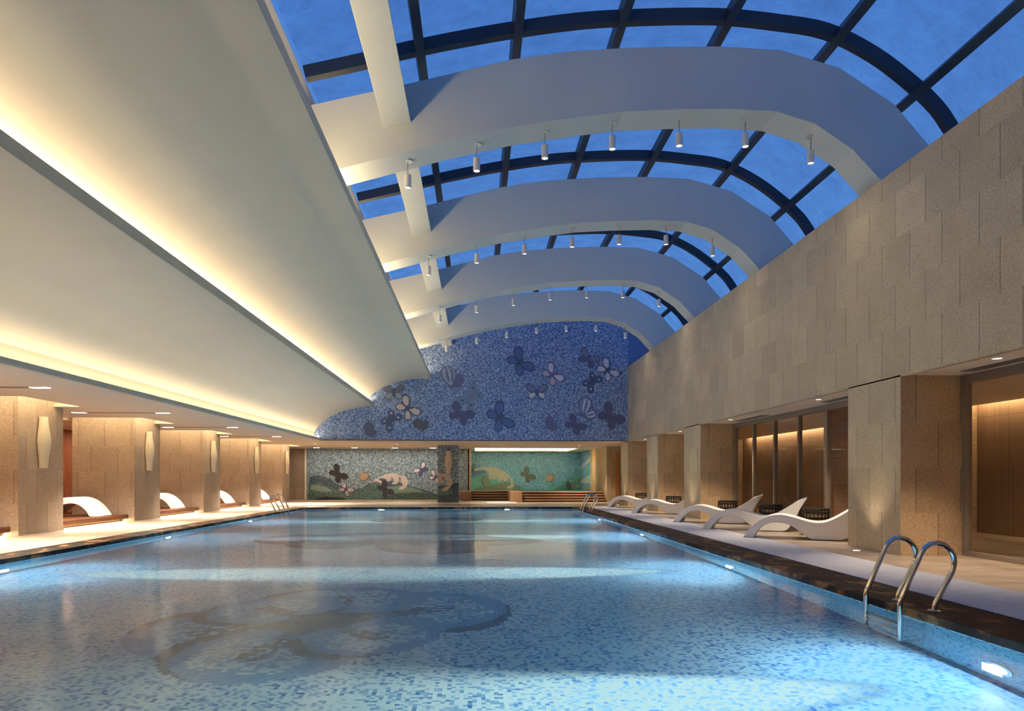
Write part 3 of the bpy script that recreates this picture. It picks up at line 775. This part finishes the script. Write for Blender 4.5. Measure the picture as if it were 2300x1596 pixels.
lo[0] = (-2.50, lo[0][1])
for i in range(4):
    o = MB().band(lo, up, RY0 + PIT * i, RY0 + PIT * i + RT).build('ceiling_rib', 'rib', bevel=.006)
    struct(o, ['nearest', 'second', 'third', 'farthest'][i] + ' white arched roof rib with seven pendant spotlights')
bl = on_y(862, 288.8, RY0); br = on_y(923, 274.7, RY0)
def beam_poly(): return [(bl[0], bl[2]), (br[0], br[2]), (br[0] - .19, br[2] + .86), (bl[0] - .19, bl[2] + .86)]
ends = [YN] + [v for i in range(4) for v in (RY0 + PIT * i + .001, RY0 + PIT * i + RT - .001)] + [YB]
for i in range(0, len(ends), 2):
    o = MB().prism(beam_poly(), 'y', ends[i], ends[i + 1]).build('ceiling_beam', 'rib', bevel=.006)
    struct(o, ['long cream beam in front of the nearest rib', 'cream beam between the nearest and second ribs', 'cream beam between the second and third ribs', 'cream beam between the third and farthest ribs', 'cream beam stub behind the farthest rib'][i // 2])

# steel arch curve (lower edge of web) from picture points in the plane of the nearest rib
st = [on_y(u, v, RY0) for (u, v) in [(686, 174), (818, 145), (913, 121), (1050, 93), (1200, 68), (1320, 53), (1427, 47), (1540, 44), (1640, 46), (1750, 58), (1857, 77), (1960, 128), (2047, 194), (2100, 245), (2131, 290)]]
st = [(p[0], p[2]) for p in st]
d = Vector((st[-1][0] - st[-2][0], st[-1][1] - st[-2][1])).normalized()
st.append((st[-1][0] + d.x * .5 + .0, st[-1][1] + d.y * .5 - .02)); st.append((st[-1][0] + d.x * .40, st[-1][1] + d.y * .62 - .05))
SA = smooth_prof(st, 4)
def offset(c, h):
    out = []
    for i, p in enumerate(c):
        a = Vector(c[max(i - 1, 0)]); q = Vector(c[min(i + 1, len(c) - 1)]); t = (q - a).normalized()
        out.append((p[0] - t.y * h, p[1] + t.x * h))
    return out
SB = offset(SA, .18)                      # top of steel = glass line
def frac_at_ratio(r):
    best = min(range(len(SA)), key=lambda i: abs(SA[i][0] / (SA[i][1] - H) - r)); return best
PUR_R = [-.1355, .099, .328, .558, .812, 1.133]
PUI = [frac_at_ratio(r) for r in PUR_R]
AY = [RY0 + PIT * k + o_ for k in range(-4, 4) for o_ in (0,)]
AY = [y for y in AY if YN < y < YB - .3] + [YB]
ridx = [0] + PUI + [len(SA) - 1]
groups = []   # window_n : one roof bay (three strips of panes)
bay_starts = [RY0 - 3 * PIT, RY0 - 2 * PIT, RY0 - PIT, RY0, RY0 + PIT, RY0 + 2 * PIT, RY0 + 3 * PIT]
wn = 0
for bs in bay_starts:
    be = min(bs + PIT, YB)
    if be < 4: 
        vis = False
    wn += 1
    name = 'window_%d' % wn if wn < 7 else 'window_9'
    t = thing(name, None, None, (0, bs, 0)); t['kind'] = 'structure'
    t['label'] = {1: 'glass roof bay behind the viewer', 2: 'glass roof bay over the viewer', 3: 'glass roof bay in front of the nearest rib', 4: 'glass roof bay behind the nearest rib', 5: 'glass roof bay behind the second rib', 6: 'glass roof bay behind the third rib', 7: 'glass roof bay against the blue mosaic wall'}[wn]
    ys = [y for y in AY if bs - 1e-3 <= y < be - 1e-3]
    for y in ys:
        MB().band(SA, SB, y - bs, y - bs + .13).build('rafter', 'steel', t)
    for i in PUI:
        p = Vector(SA[i]); q = Vector(SA[min(i + 1, len(SA) - 1)]); tx = (q - p).normalized(); nx = Vector((-tx.y, tx.x)); w = .065
        poly = [tuple(p - tx * w - nx * .015), tuple(p + tx * w - nx * .015), tuple(p + tx * w + nx * .18), tuple(p - tx * w + nx * .18)]
        MB().prism(poly, 'y', 0, be - bs).build('purlin', 'steel', t)
    ye = ys + [be]
    for ya, yb in zip(ye[:-1], ye[1:]):
        for i0, i1 in zip(ridx[:-1], ridx[1:]):
            MB().sheet([(p[0], p[1] + .012) for p in SB[i0:i1 + 1]], ya - bs, yb - bs).build('pane', 'roof_glass', t, fix=False)
struct(MB().band(SA, SB, YB - .14, YB - .01).build('trim_14', 'steel'), 'dark steel arch against the blue mosaic wall')
# closing gables so the vault is not open to the sky at either end
gp = [(-6.5, 5.0)] + [(-2.5, 5.0)] + SB + [(8.2, 5.4), (8.2, 5.3), (-6.5, 4.6)]
struct(MB().prism([(-6.5, 2.5), (-6.5, 6.8), (-2.6, 6.8)] + SB + [(8.2, 5.4), (8.2, 2.5)], 'y', YN - .1, YN).build('wall_near', 'plaster'), 'plain wall behind the viewer')
struct(MB().prism([(-6.5, ZC + .06), (-6.5, 6.8), (-2.6, 6.8)] + SB + [(8.2, 5.4), (8.2, ZC + .06)], 'y', YB + .02, YB + .12).build('wall_far_gable', plain('gable_blue', rgb(92, 120, 172), .5, noise=.35, nscale=25)), 'blue gable behind the mosaic')
# enclosing side and end walls of the low zones
b = MB(); b.box(-13, 12, YN - .1, YN, 0, 2.6); struct(b.build('wall_near_lower', 'stone'), 'stone wall behind the viewer')
b = MB(); b.box(-13, -8.6, YM, YM + .2, 0, ZC); struct(b.build('wall_far_left', 'stone_left'), 'rosy stone wall left of the far mosaic')
b = MB(); b.box(-8.66, -8.58, YM - .05, YM, 0, ZC); struct(b.build('trim_15', 'soffit'), 'pale vertical edge strip beside the far mosaic')
b = MB(); b.box(-.45, -.3, YM, 39.2, 0, ZC); struct(b.build('wall_spa_left', 'stone'), 'stone return wall at the spa')
b = MB(); b.box(-1, 9, YF + .01, YF + .2, 0, ZC); struct(b.build('wall_far_spa', 'stone'), 'stone wall behind the spa mosaic')

# far right stone piers
struct(MB().box(XR, 8.2, 31.3, 32.5, 0, ZC).build('stone_pillar', 'stone'), 'stone pier with a tall wooden door strip near the spa')
struct(MB().box(8.1, 8.2, 27, 31.3, 0, ZC).build('wall_bay_far', 'stone'), 'stone wall behind the farthest lounger bay')
dx0, dx1 = on_y(1382.5, 1100, 31.28)[0], on_y(1390.5, 1100, 31.28)[0]
t = thing('door_1', 'narrow orange wood door leaf in the far stone pier', None, ((dx0 + dx1) / 2, 31.28, 0)); t['kind'] = 'structure'
MB().box(-(dx1 - dx0) / 2, (dx1 - dx0) / 2, -.02, .02, 0, 2.25).build('leaf', 'door_wood', t, bevel=.004)
struct(MB().box(XR, 6.7, 33.6, 34.3, 0, ZC).build('stone_pillar', 'stone'), 'slim lit stone pilaster beside the spa water')
struct(MB().box(5.96, 6.7, 35.2, 35.5, 0, ZC).build('stone_pillar', 'stone'), 'slimmest stone pilaster at the spa mosaic edge')
struct(MB().box(6.9, 7.0, 32.5, 39, 0, ZC).build('wall_spa_right', 'stone'), 'brightly lit stone wall beside the spa')

# ------------------------------------------------------------------ spa with steps
t = thing('spa_tub', 'raised spa with wide brown stone steps below the turquoise mosaic', 'spa', (3.0, 31.2, 0))
ox, oy = 3.0, 31.2
bx0 = on_y(1147, 1128, 30.9)[0]; bx1 = on_y(1173, 1128, 30.9)[0]; sx1 = on_y(1362, 1128, 31.2)[0] 
sx1 = min(sx1, 5.95)
SH = .115
def steps(x0, x1, y0, run, n, nm):
    for i in range(n):
        MB().box(x0 - ox, x1 - ox, y0 + run * i + .03 - oy, y0 + run * n + .3 - oy, SH * i, SH * (i + 1) - .035).build('riser', 'step_dark', t)
        MB().box(x0 - ox, x1 - ox, y0 + run * i - oy, y0 + run * n + .3 - oy, SH * (i + 1) - .05, SH * (i + 1)).build('tread', 'step_stone', t, bevel=.006)
steps(bx1, sx1, 31.0, .32, 4, 'right')
steps(-.28, bx0 + .02, 33.4, .32, 4, 'left')
MB().box(bx0 - ox, bx1 - ox, 30.9 - oy, 33.4 - oy, 0, SH * 4 + .02).build('plinth', 'step_stone', t, bevel=.008)
MB().box(-.8 - ox, -.29 - ox, 33.0 - oy, 34.88 - oy, 0, SH * 4).build('corner_plinth', 'step_stone', t, bevel=.008)
MB().box(-.27 - ox, 5.9 - ox, 34.9 - oy, YF - .03 - oy, 0, SH * 4 - .03).build('tub_shell', 'pool_wall', t)
MB().box(bx1 - ox, sx1 - ox, 32.5 - oy, 35.0 - oy, 0, SH * 4 - .02).build('tub_ledge', 'pool_wall', t)
wq = MB().quad((-.28 - ox, 34.9 - oy, SH * 4), (5.9 - ox, 34.9 - oy, SH * 4), (5.9 - ox, YF - .01 - oy, SH * 4), (-.28 - ox, YF - .01 - oy, SH * 4)).build('water_sheet', plain('spa_water', rgb(110, 180, 178), .05, spec=.6), t, fix=False)

# ------------------------------------------------------------------ loungers
def lounger_mesh():
    top = [(0, .004), (.05, .085), (.13, .19), (.24, .295), (.37, .375), (.52, .42), (.68, .425), (.84, .395), (1.0, .345), (1.14, .310), (1.28, .300), (1.41, .325), (1.55, .395), (1.70, .490), (1.85, .590), (1.98, .665), (2.06, .695)]
    bot = [(2.075, .675), (2.01, .575), (1.93, .43), (1.85, .26), (1.77, .12), (1.69, .03), (1.60, .0), (1.30, .0), (1.17, .0), (1.10, .022), (1.03, .075), (.95, .14), (.86, .205), (.76, .255), (.64, .285), (.52, .285), (.41, .255), (.32, .195), (.25, .12), (.20, .045), (.17, .0), (.08, .0)]
    tp = smooth_prof(top, 3); bt = smooth_prof(bot, 3)
    prof = [(x, max(0.0, z)) for (x, z) in tp + bt]
    W = .33; st_ = [-1, -.8, -.5, 0, .5, .8, 1]
    m = MB(); n = len(prof); vs = []
    for s_ in st_:
        for (x, z) in prof:
            k = max(0.0, (x - 1.15) / .9); k = min(1, k)
            top_side = z > .2 and x > 1.2
            hx = x - .17 * k ** 3 * (1 - s_ * s_)
            hz = z - (.07 * k * (1 - s_ * s_) if top_side else 0)
            wid = W * (1.0 - .10 * max(0, min(1, (x - 1.6) / .5)))
            vs.append((hx, s_ * wid, hz))
    fs = []
    for j in range(len(st_) - 1):
        for i in range(n):
            a, b_ = j * n + i, j * n + (i + 1) % n
            fs.append((a, b_, b_ + n, a + n))
    fs.append(tuple(range(n - 1, -1, -1))); fs.append(tuple((len(st_) - 1) * n + i for i in range(n)))
    m.add(vs, fs)
    return m
lg = lounger_mesh().build('wave_lounger', 'gelcoat', smooth=True, bevel=.022, bseg=3, angle=50)
RL = [(on_z(1662, 1207.4, 0), 'white wave lounger nearest the near ladder, its head hidden by the pillar'),
      (on_z(1570, 1188.4, 0), 'white wave lounger in the middle of the glazed bay, between the other two'),
      (on_z(1505, 1172.7, 0), 'white wave lounger at the far side of the glazed bay, before the second pillar'),
      (on_z(1413, 1152.6, 0), 'white wave lounger alone in the stone bay between second and third pillars'),
      (on_z(1358, 1138.8, 0), 'white wave lounger farthest along the grating, nearest the far ladder')]
ROT = math.radians(-27)
for i, (p, lb) in enumerate(RL):
    o = lg if i == 0 else lg.copy()
    if i: COL.objects.link(o)
    ax = Vector((math.cos(ROT), math.sin(ROT), 0)); ay = Vector((-math.sin(ROT), math.cos(ROT), 0))
    o.location = Vector((p[0], p[1], .012 if p[0] < GR else 0)) + ay * .33 + Vector((.06, 0, 0))
    o.rotation_euler = (0, 0, ROT)
    tag(o, lb, 'lounger', 'white wave loungers on the stone deck')
# platforms + alcove loungers on the left
PX, PT = -8.9, .17
for i in range(0, 5):
    ya, yb = LP[i] + 1.42, LP[i + 1]
    t = thing('timber_platform', ['dark timber platform in the alcove at the left frame edge', 'dark timber platform between the first and second walkway pillars in view', 'dark timber platform between the second and third walkway pillars', 'dark timber platform between the third and fourth walkway pillars', 'dark timber platform between the fourth and last walkway pillars'][i], 'platform', (PX, (ya + yb) / 2, 0), 0, 'floating timber platforms in the alcoves')
    hw = (yb - ya) / 2 - .01
    MB().box(-3.6, 0, -hw, hw, .066, PT).build('deck', 'deck_wood', t, bevel=.006)
    MB().box(-3.6, -.22, -hw, hw, 0, .066).build('base', 'plaster', t)
    area('platform_glow', (PX - .08, (ya + yb) / 2, .058), .10, 2 * hw, 30, (1, .80, .48), (0, math.radians(-25), 0))
LLP = [('white wave lounger foot on the timber platform just past the nearest walkway pillar', 1), ('white wave lounger foot peeking out past the second walkway pillar', 2), ('white wave lounger foot peeking out past the third walkway pillar', 3), ('unlit white wave lounger foot behind the fourth walkway pillar', 4)]
f0 = on_z(210.7, 1160.5, PT); f1 = on_z(256, 1156.4, PT)
for (lb, i) in LLP:
    o = lg.copy(); COL.objects.link(o)
    o.location = (-9.08, (f0[1] + f1[1]) / 2 + PIT * (i - 1) + (.0 if i == 1 else -.12), PT)
    o.rotation_euler = (0, 0, PI + math.radians(3)); o.scale = (1.06, 1.12, 1.10)
    tag(o, lb, 'lounger', 'white wave loungers in the alcoves')

# ------------------------------------------------------------------ basket tables
def basket():
    t = thing('basket_table', '', 'table')
    MB().lathe([(.235, .475), (.243, .480), (.243, .515), (.235, .52), (.0, .52)], 40).build('rim', 'rattan', t, smooth=True)
    w = MB()
    prof = [(.232, .49), (.238, .42), (.230, .34), (.205, .24), (.17, .13), (.15, .03)]
    ps = smooth_prof(prof, 3)
    for k in range(20):
        a = 2 * PI * k / 20
        w.tube([(r * math.cos(a), r * math.sin(a), z) for (r, z) in ps], .0095, 5)
    w.build('slat_cage', 'rattan', t, smooth=True)
    for (r, z) in ((.240, .43), (.225, .32), (.187, .18)):
        MB().tube([(r * math.cos(2 * PI * k / 32), r * math.sin(2 * PI * k / 32), z) for k in range(32)], .011, 6, True).build('hoop', 'rattan', t, smooth=True)
    MB().lathe([(.155, 0), (.158, .012), (.155, .035), (.14, .04)], 32).build('base', 'rattan', t, smooth=True)
    return t
BK = [((1832.6, 12.8), 'black basket side table behind the nearest lounger'), ((1731, 14.75), 'black basket side table behind the middle lounger of the glazed bay'), ((1634.6, 17.4), 'black basket side table behind the third lounger, before the second pillar'), ((1513, 21.7), 'black basket side table in the bay between second and third pillars'), ((1441.5, 26.1), 'black basket side table beside the farthest lounger')]
bt = basket()
for i, ((u, y), lb) in enumerate(BK):
    x = on_y(u, 1140, y)[0]
    if i == 0: bt.location = (x, y, 0); tag(bt, lb, 'table', 'black basket side tables'); 
    else: dup(bt, (x, y, 0), 0, lb, 'black basket side tables')

# ------------------------------------------------------------------ pool ladders
def rail_path():
    key = [(-.15, -.80), (-.15, -.3), (-.15, .04), (-.148, .075), (-.130, .12), (.035, .485), (.065, .525), (.11, .553), (.165, .562), (.225, .548), (.275, .512), (.305, .460), (.314, .405), (.306, .355), (.290, .312), (.158, .075), (.147, .045), (.145, .0)]
    return key
def ladder(label, x, y, rz, grp='polished steel pool ladders'):
    t = thing('pool_ladder', label, 'ladder', (x, y, .004), rz, grp)
    rp = rail_path()
    for s_ in (-.245, .245):
        pts = [(p[0], s_, p[1]) for p in rp]
        pts = [(-.004, s_, -.80), (-.06, s_, -.83), (-.12, s_, -.825)] + pts
        MB().tube(pts, .0215, 14).build('rail', 'chrome', t, smooth=True, angle=60)
        MB().lathe([(.052, 0), (.052, .006), (.035, .012), (.024, .014)], 24, (.145, s_, 0)).build('flange', 'chrome', t, smooth=True)
    for z in (-.22, -.47, -.72):
        MB().box(-.19, -.11, -.245, .245, z - .012, z + .012).build('tread', 'chrome', t, bevel=.005)
    return t
l0 = ladder('polished steel ladder in the near right corner of the pool', XP1, 5.68, 0)
dup(l0, (XP1, 22.4, .004), 0, 'distant polished steel ladder on the lounger side of the pool')
dup(l0, (XP0, 22.8, .004), PI, 'distant polished steel ladder on the pillar side of the pool')

# ------------------------------------------------------------------ sconces
def sconce_mesh(side):
    """vase outline; half-round body standing off the wall along +x"""
    prof = [(.108, 0), (.110, .08), (.122, .22), (.146, .36), (.164, .48), (.166, .56), (.152, .68), (.130, .80), (.113, .92), (.108, 1.03)]
    pr = smooth_prof(prof, 3); seg = 20; vs = []; fs = []
    n = len(pr)
    for (w, z) in pr:
        for k in range(seg + 1):
            a = PI * k / seg - PI / 2
            fl = 1 + .012 * (k % 2)
            vs.append((.02 + w * .85 * math.cos(a) * fl, w * math.sin(a), z))
    for i in range(n - 1):
        for k in range(seg):
            a = i * (seg + 1) + k; fs.append((a, a + 1, a + seg + 2, a + seg + 1))
        fs.append((i * (seg + 1) + seg, i * (seg + 1), (i + 1) * (seg + 1), (i + 1) * (seg + 1) + seg))
    fs.append(tuple(range(seg, -1, -1))); fs.append(tuple((n - 1) * (seg + 1) + k for k in range(seg + 1)))
    return MB().add(vs, fs)
sc = thing('wall_sconce', '', 'wall lamp')
sconce_mesh(1).build('shade', 'sconce', sc, smooth=True, angle=50)
MB().box(0, .03, -.05, .05, .08, .95).build('backplate', 'white_metal', sc)
SL = ['cream vase shaped sconce on the nearest walkway pillar in view', 'cream vase shaped sconce on the second walkway pillar', 'cream vase shaped sconce on the third walkway pillar', 'cream vase shaped sconce on the fourth walkway pillar', 'cream vase shaped sconce on the last walkway pillar']
for i in range(1, 6):
    loc = (XL, LP[i] + (.70 if i < 5 else .6), 1.30)
    if i == 1: sc.location = loc; tag(sc, SL[0], 'wall lamp', 'cream vase sconces')
    else: dup(sc, loc, 0, SL[i - 1], 'cream vase sconces')
dup(sc, (on_y(1007.3, 1040, 30.8)[0], 30.79, 1.29), -PI / 2, 'cream vase shaped sconce on the blue mosaic column', 'cream vase sconces')

# ------------------------------------------------------------------ pendant spotlights
def pendant():
    t = thing('pendant_spotlight', '', 'pendant lamp')
    MB().lathe([(.07, -.006), (.07, 0)], 24).build('canopy', 'rib', t, smooth=True)
    c = MB()
    for k in range(7):
        zc = -.02 - .027 * k; pts = []
        for j in range(10):
            a = 2 * PI * j / 10; h, w = .017 * math.cos(a), .008 * math.sin(a)
            pts.append((w, 0, zc + h) if k % 2 == 0 else (0, w, zc + h))
        c.tube(pts, .0025, 5, True)
    c.build('chain', 'vent', t, smooth=True)
    MB().lathe([(.012, -.19), (.045, -.20), (.051, -.208), (.052, -.40), (.048, -.402), (.044, -.385)], 24).build('housing', 'white_metal', t, smooth=True)
    MB().lathe([(.043, -.390), (.043, -.393)], 20).build('reflector', 'reflector', t)
    return t
pd = pendant()
def rib_z(x):
    for a, c in zip(lo[:-1], lo[1:]):
        if a[0] <= x <= c[0]: return a[1] + (c[1] - a[1]) * (x - a[0]) / (c[0] - a[0])
    return lo[-1][1]
RN = ['nearest', 'second', 'third', 'farthest']
first = True
for r in range(4):
    for i in range(7):
        x = -1.04 + 1.037 * i; loc = (x, RY0 + PIT * r + .30, rib_z(x) - .002)
        lb = 'white cylinder spotlight, %s from the left on the %s roof rib' % (ORD[i], RN[r])
        spot('pendant_beam', (loc[0], loc[1], loc[2] - .41), (loc[0] * 1.15, loc[1], 0), 30, (1, .86, .66), 135, 1.0, .05)
        if first: pd.location = loc; tag(pd, lb, 'pendant lamp', 'pendant spotlights under the roof ribs'); first = False
        else: dup(pd, loc, 0, lb, 'pendant spotlights under the roof ribs')

# ------------------------------------------------------------------ recessed lights
def downlight():
    t = thing('recessed_downlight', '', 'ceiling light')
    MB().lathe([(.062, -.006), (.062, .002), (.045, .002), (.045, -.006)], 24, cap=False).build('trim_ring', 'white_metal', t, smooth=True)
    MB().lathe([(.046, -.002), (.046, .0)], 20).build('lens', 'lens', t)
    return t
dl = downlight(); used = [False]
def put_dl(loc, lb, grp):
    if not used[0]:
        dl.location = loc; tag(dl, lb, 'ceiling light', grp); used[0] = True; return dl
    return dup(dl, loc, 0, lb, grp)
for i, (y, lb) in enumerate([(8.0, 'round downlight in the soffit over the bay beside the near ladder'), (12.35, 'round downlight in the glazed bay soffit, the one nearer the near pillar'), (16.75, 'round downlight in the glazed bay soffit, the one nearer the second pillar'), (21.0, 'round downlight in the soffit over the fourth lounger'), (25.4, 'round downlight in the soffit over the farthest lounger')]):
    put_dl((6.33, y, ZS + .018), lb, 'soffit downlights over the loungers')
    spot('soffit_spot', (6.33, y, ZS - .02), (6.1, y - .1, 0), 290, WARM2, 92, .7, .04)
for i, (u, v) in enumerate([(708, 996), (892, 997.5), (1125.6, 998.5), (1301, 1000)]):
    p = on_z(u, v, ZC)
    put_dl((p[0], p[1], ZC - .003), 'tiny downlight in the far low ceiling, %s from the left' % ORD[i], 'downlights in the far ceiling')
    spot('far_spot', (p[0], p[1], ZC - .03), (p[0], p[1], 0), 420, WARM2, 100, .8, .04)
# linear slots with two lamps each
def slot_fixture():
    t = thing('ceiling_slot_light', '', 'ceiling light')
    MB().box(-1.0, 1.0, -.07, .07, -.004, .0).build('channel', 'slot_dark', t)
    for s_ in (-.92, .92):
        MB().box(s_ - .14, s_ + .14, -.06, .06, -.008, -.004).build('lamp_panel', 'lens', t)
    return t
sl = slot_fixture()
sy = [11.55, 15.92, 20.37, 24.77]
slb = ['linear ceiling slot light before the nearest walkway pillar in view', 'linear ceiling slot light between the nearest and second walkway pillars', 'linear ceiling slot light between the second and third walkway pillars', 'linear ceiling slot light between the third and fourth walkway pillars']
for i, y in enumerate(sy):
    if i == 0: sl.location = (-8.06, y, ZC); tag(sl, slb[0], 'ceiling light', 'linear slot lights over the walkway')
    else: dup(sl, (-8.06, y, ZC), 0, slb[i], 'linear slot lights over the walkway')
for y in [2.7, 7.1] + sy + [29.2]:
    for x in (-7.14, -8.98):
        spot('walkway_spot', (x, y, ZC - .03), (x, y, 0), 1300 if x > -8 else 760, WHITE, 105, .8, .06)
area('mosaic_wash', (-5.0, 33.8, ZC - .02), 7.0, .08, 95, WHITE)
sf_ = dup(sl, (-3.1, 33.8, ZC), 0, 'linear ceiling slot light along the grey green mosaic', 'linear slot lights over the walkway')
dup(sl, (-6.9, 33.8, ZC), 0, 'linear ceiling slot light at the stone corner before the grey green mosaic', 'linear slot lights over the walkway')
# soffit grilles
def grille():
    t = thing('air_grille', '', 'vent')
    MB().box(-.12, .12, -.9, .9, -.004, .004).build('frame', 'soffit', t)
    m = MB()
    for k in range(9): m.box(-.10 + .024 * k, -.10 + .024 * k + .010, -.86, .86, -.010, -.003)
    m.build('blade_set', 'vent', t); return t
gr = grille()
for i, (y, lb) in enumerate([(8.1, 'grey air grille in the soffit beside the near ladder'), (11.9, 'grey air grille in the glazed bay soffit, near pillar end'), (16.3, 'grey air grille in the glazed bay soffit, far end')]):
    if i == 0: gr.location = (6.66, y, ZS + .017); tag(gr, lb, 'vent', 'air grilles in the soffit')
    else: dup(gr, (6.66, y, ZS + .017), 0, lb, 'air grilles in the soffit')
# floor uplights
def uplight():
    t = thing('floor_uplight', '', 'floor light')
    MB().lathe([(.075, 0), (.075, .006), (.052, .008)], 28, cap=False).build('ring', 'chrome', t, smooth=True)
    MB().lathe([(.053, .0), (.053, .006)], 24).build('lens', 'uplens', t); return t
ul = uplight()
for i, (y0, y1) in enumerate(RPIL):
    y = (y0 + y1) / 2 - .05; lb = ['round floor uplight at the foot of the near pillar', 'round floor uplight at the foot of the second pillar', 'round floor uplight at the foot of the third pillar', 'round floor uplight at the foot of the pillar under the blue mosaic'][i]
    if i == 0: ul.location = (5.72, y, 0); tag(ul, lb, 'floor light', 'uplights at the pillar feet')
    else: dup(ul, (5.72, y, 0), 0, lb, 'uplights at the pillar feet')
    spot('pillar_up', (5.72, y, .03), (5.77, y, 2.0), 36, WARM2, 84, 1.0, .05)
# pool lights
def pool_light():
    t = thing('pool_light', '', 'pool light')
    MB().lathe([(.13, 0), (.13, .018), (.095, .022), (.095, .012)], 32, axis='x', cap=False).build('ring', 'chrome', t, smooth=True)
    MB().lathe([(.096, .004), (.096, .014)], 28, axis='x').build('lens', 'pool_lens', t); return t
pl = pool_light()
PLS = [((XP1, 4.55), PI, 'round lit pool light nearest, in the wall by the near ladder'), ((XP1, 9.5), PI, 'round lit pool light second along the lounger side wall'), ((XP1, 14.6), PI, 'round lit pool light third along the lounger side wall'), ((XP1, 19.7), PI, 'round lit pool light last along the lounger side wall'),
       ((XP0, 9.5), 0, 'round lit pool light nearest on the walkway side wall'), ((XP0, 14.4), 0, 'round lit pool light second on the walkway side wall'), ((XP0, 19.5), 0, 'round lit pool light last on the walkway side wall'),
       ((on_y(857, 1141, YP1)[0], YP1), -PI / 2, 'round lit pool light in the far end wall, left one'), ((on_y(1139, 1141, YP1)[0], YP1), -PI / 2, 'round lit pool light in the far end wall, right one')]
for i, ((x, y), rz, lb) in enumerate(PLS):
    n = Vector((math.cos(rz), math.sin(rz), 0)); z = -.70 if i < 7 else -.22
    if i == 0: pl.location = (x, y, z); pl.rotation_euler = (0, 0, rz); tag(pl, lb, 'pool light', 'round pool lights')
    else: dup(pl, (x, y, z), rz, lb, 'round pool lights')
    c = Vector((x, y, z)) + n * .06
    spot('pool_beam', c, c + n * 3 + Vector((0, 0, -.46)), 7200, (1, .95, .78), 24, 1.0, .06)
    a_ = area('pool_flood', c, .18, .18, 180, (.60, .86, 1)); a_.rotation_euler = n.to_track_quat('-Z', 'Y').to_euler()

# ------------------------------------------------------------------ cove lighting
LEN = YB - YN; YC = (YB + YN) / 2
area('cove_lower', (-6.21, YC, 2.66), .08, LEN, 175, (1, .77, .50), (PI, math.radians(22), 0))
area('cove_middle', (-4.19, YC, 3.985), .12, LEN, 330, (1, .77, .50), (PI, math.radians(30), 0))
area('cove_top', (-2.15, YC, 5.06), .20, LEN, 430, (1, .76, .42), (PI, math.radians(0), 0))
for i, y0 in enumerate(LP):
    area('pillar_cove_face', (-8.20, y0 + .3, 2.86), .06, 1.7, 20, (1, .80, .50), (0, math.radians(60), 0))
    area('pillar_cove_side', (-9.4, y0 - .66, 2.86), 2.0, .06, 20, (1, .80, .50), (math.radians(60), 0, 0))
area('alcove_fill', (-11.6, 15, 2.5), .8, 30, 320, (1, .62, .38))
area('room_cove', (XB - .20, 10.5, 2.66), .06, 29, 300, (1, .76, .40), (0, math.radians(-55), 0))
for y in (3, 7, 11, 16, 20, 24): spot('room_spot', (8.6, y, ZS - .03), (8.7, y, 0), 55, (1, .78, .52), 110, .8, .05)
spacx, spacy = (rx0 + rx1) / 2, (ry0 + ry1) / 2
for (lx, ly, sx, sy_) in ((spacx, ry0 - .12, rx1 - rx0, .1), (spacx, ry1 + .12, rx1 - rx0, .1), (rx0 - .12, spacy, .1, 4), (rx1 + .12, spacy, .1, 4)):
    area('spa_cove', (lx, ly, ZC + th + .02), sx, sy_, 340, (1, .90, .70), (PI, 0, 0))
area('spa_side_glow', (6.8, 35.8, 2.4), .2, 5, 200, (1, .80, .55), (0, math.radians(-20), 0))

# ------------------------------------------------------------------ dusk sky
w = bpy.data.worlds.new('dusk'); S.world = w; w.use_nodes = True; nt = w.node_tree; nt.nodes.clear()
out = nt.nodes.new('ShaderNodeOutputWorld'); bg = nt.nodes.new('ShaderNodeBackground')
tc = nt.nodes.new('ShaderNodeTexCoord'); sp_ = nt.nodes.new('ShaderNodeSeparateXYZ'); rp_ = nt.nodes.new('ShaderNodeValToRGB')
nt.links.new(tc.outputs['Generated'], sp_.inputs[0]); nt.links.new(sp_.outputs[2], rp_.inputs[0])
rp_.color_ramp.elements[0].position = .25; rp_.color_ramp.elements[0].color = (*rgb(84, 134, 204), 1)
rp_.color_ramp.elements[1].position = .75; rp_.color_ramp.elements[1].color = (*rgb(66, 114, 190), 1)
nt.links.new(rp_.outputs[0], bg.inputs[0]); bg.inputs[1].default_value = 1.15; nt.links.new(bg.outputs[0], out.inputs[0])

# ------------------------------------------------------------------ camera + look
cd = bpy.data.cameras.new('camera'); cam = bpy.data.objects.new('camera', cd); COL.objects.link(cam)
cd.sensor_width = 36; cd.sensor_fit = 'HORIZONTAL'; cd.lens = F / 2300 * 36
cd.shift_y = (V0 - 798) / 2300; cd.clip_start = .05; cd.clip_end = 200
cam.location = (0, 0, H); cam.rotation_euler = (PI / 2, 0, -YAW)
S.camera = cam
S.view_settings.view_transform = 'Standard'; S.view_settings.look = 'None'
S.view_settings.exposure = 0.0
c = S.cycles
c.use_denoising = True; c.use_adaptive_sampling = True; c.adaptive_threshold = .12; c.adaptive_min_samples = 16; c.max_bounces = 6; c.diffuse_bounces = 3; c.glossy_bounces = 3; c.transmission_bounces = 5; c.transparent_max_bounces = 12
c.caustics_refractive = True; c.caustics_reflective = False; c.sample_clamp_indirect = 6.0; c.blur_glossy = .5
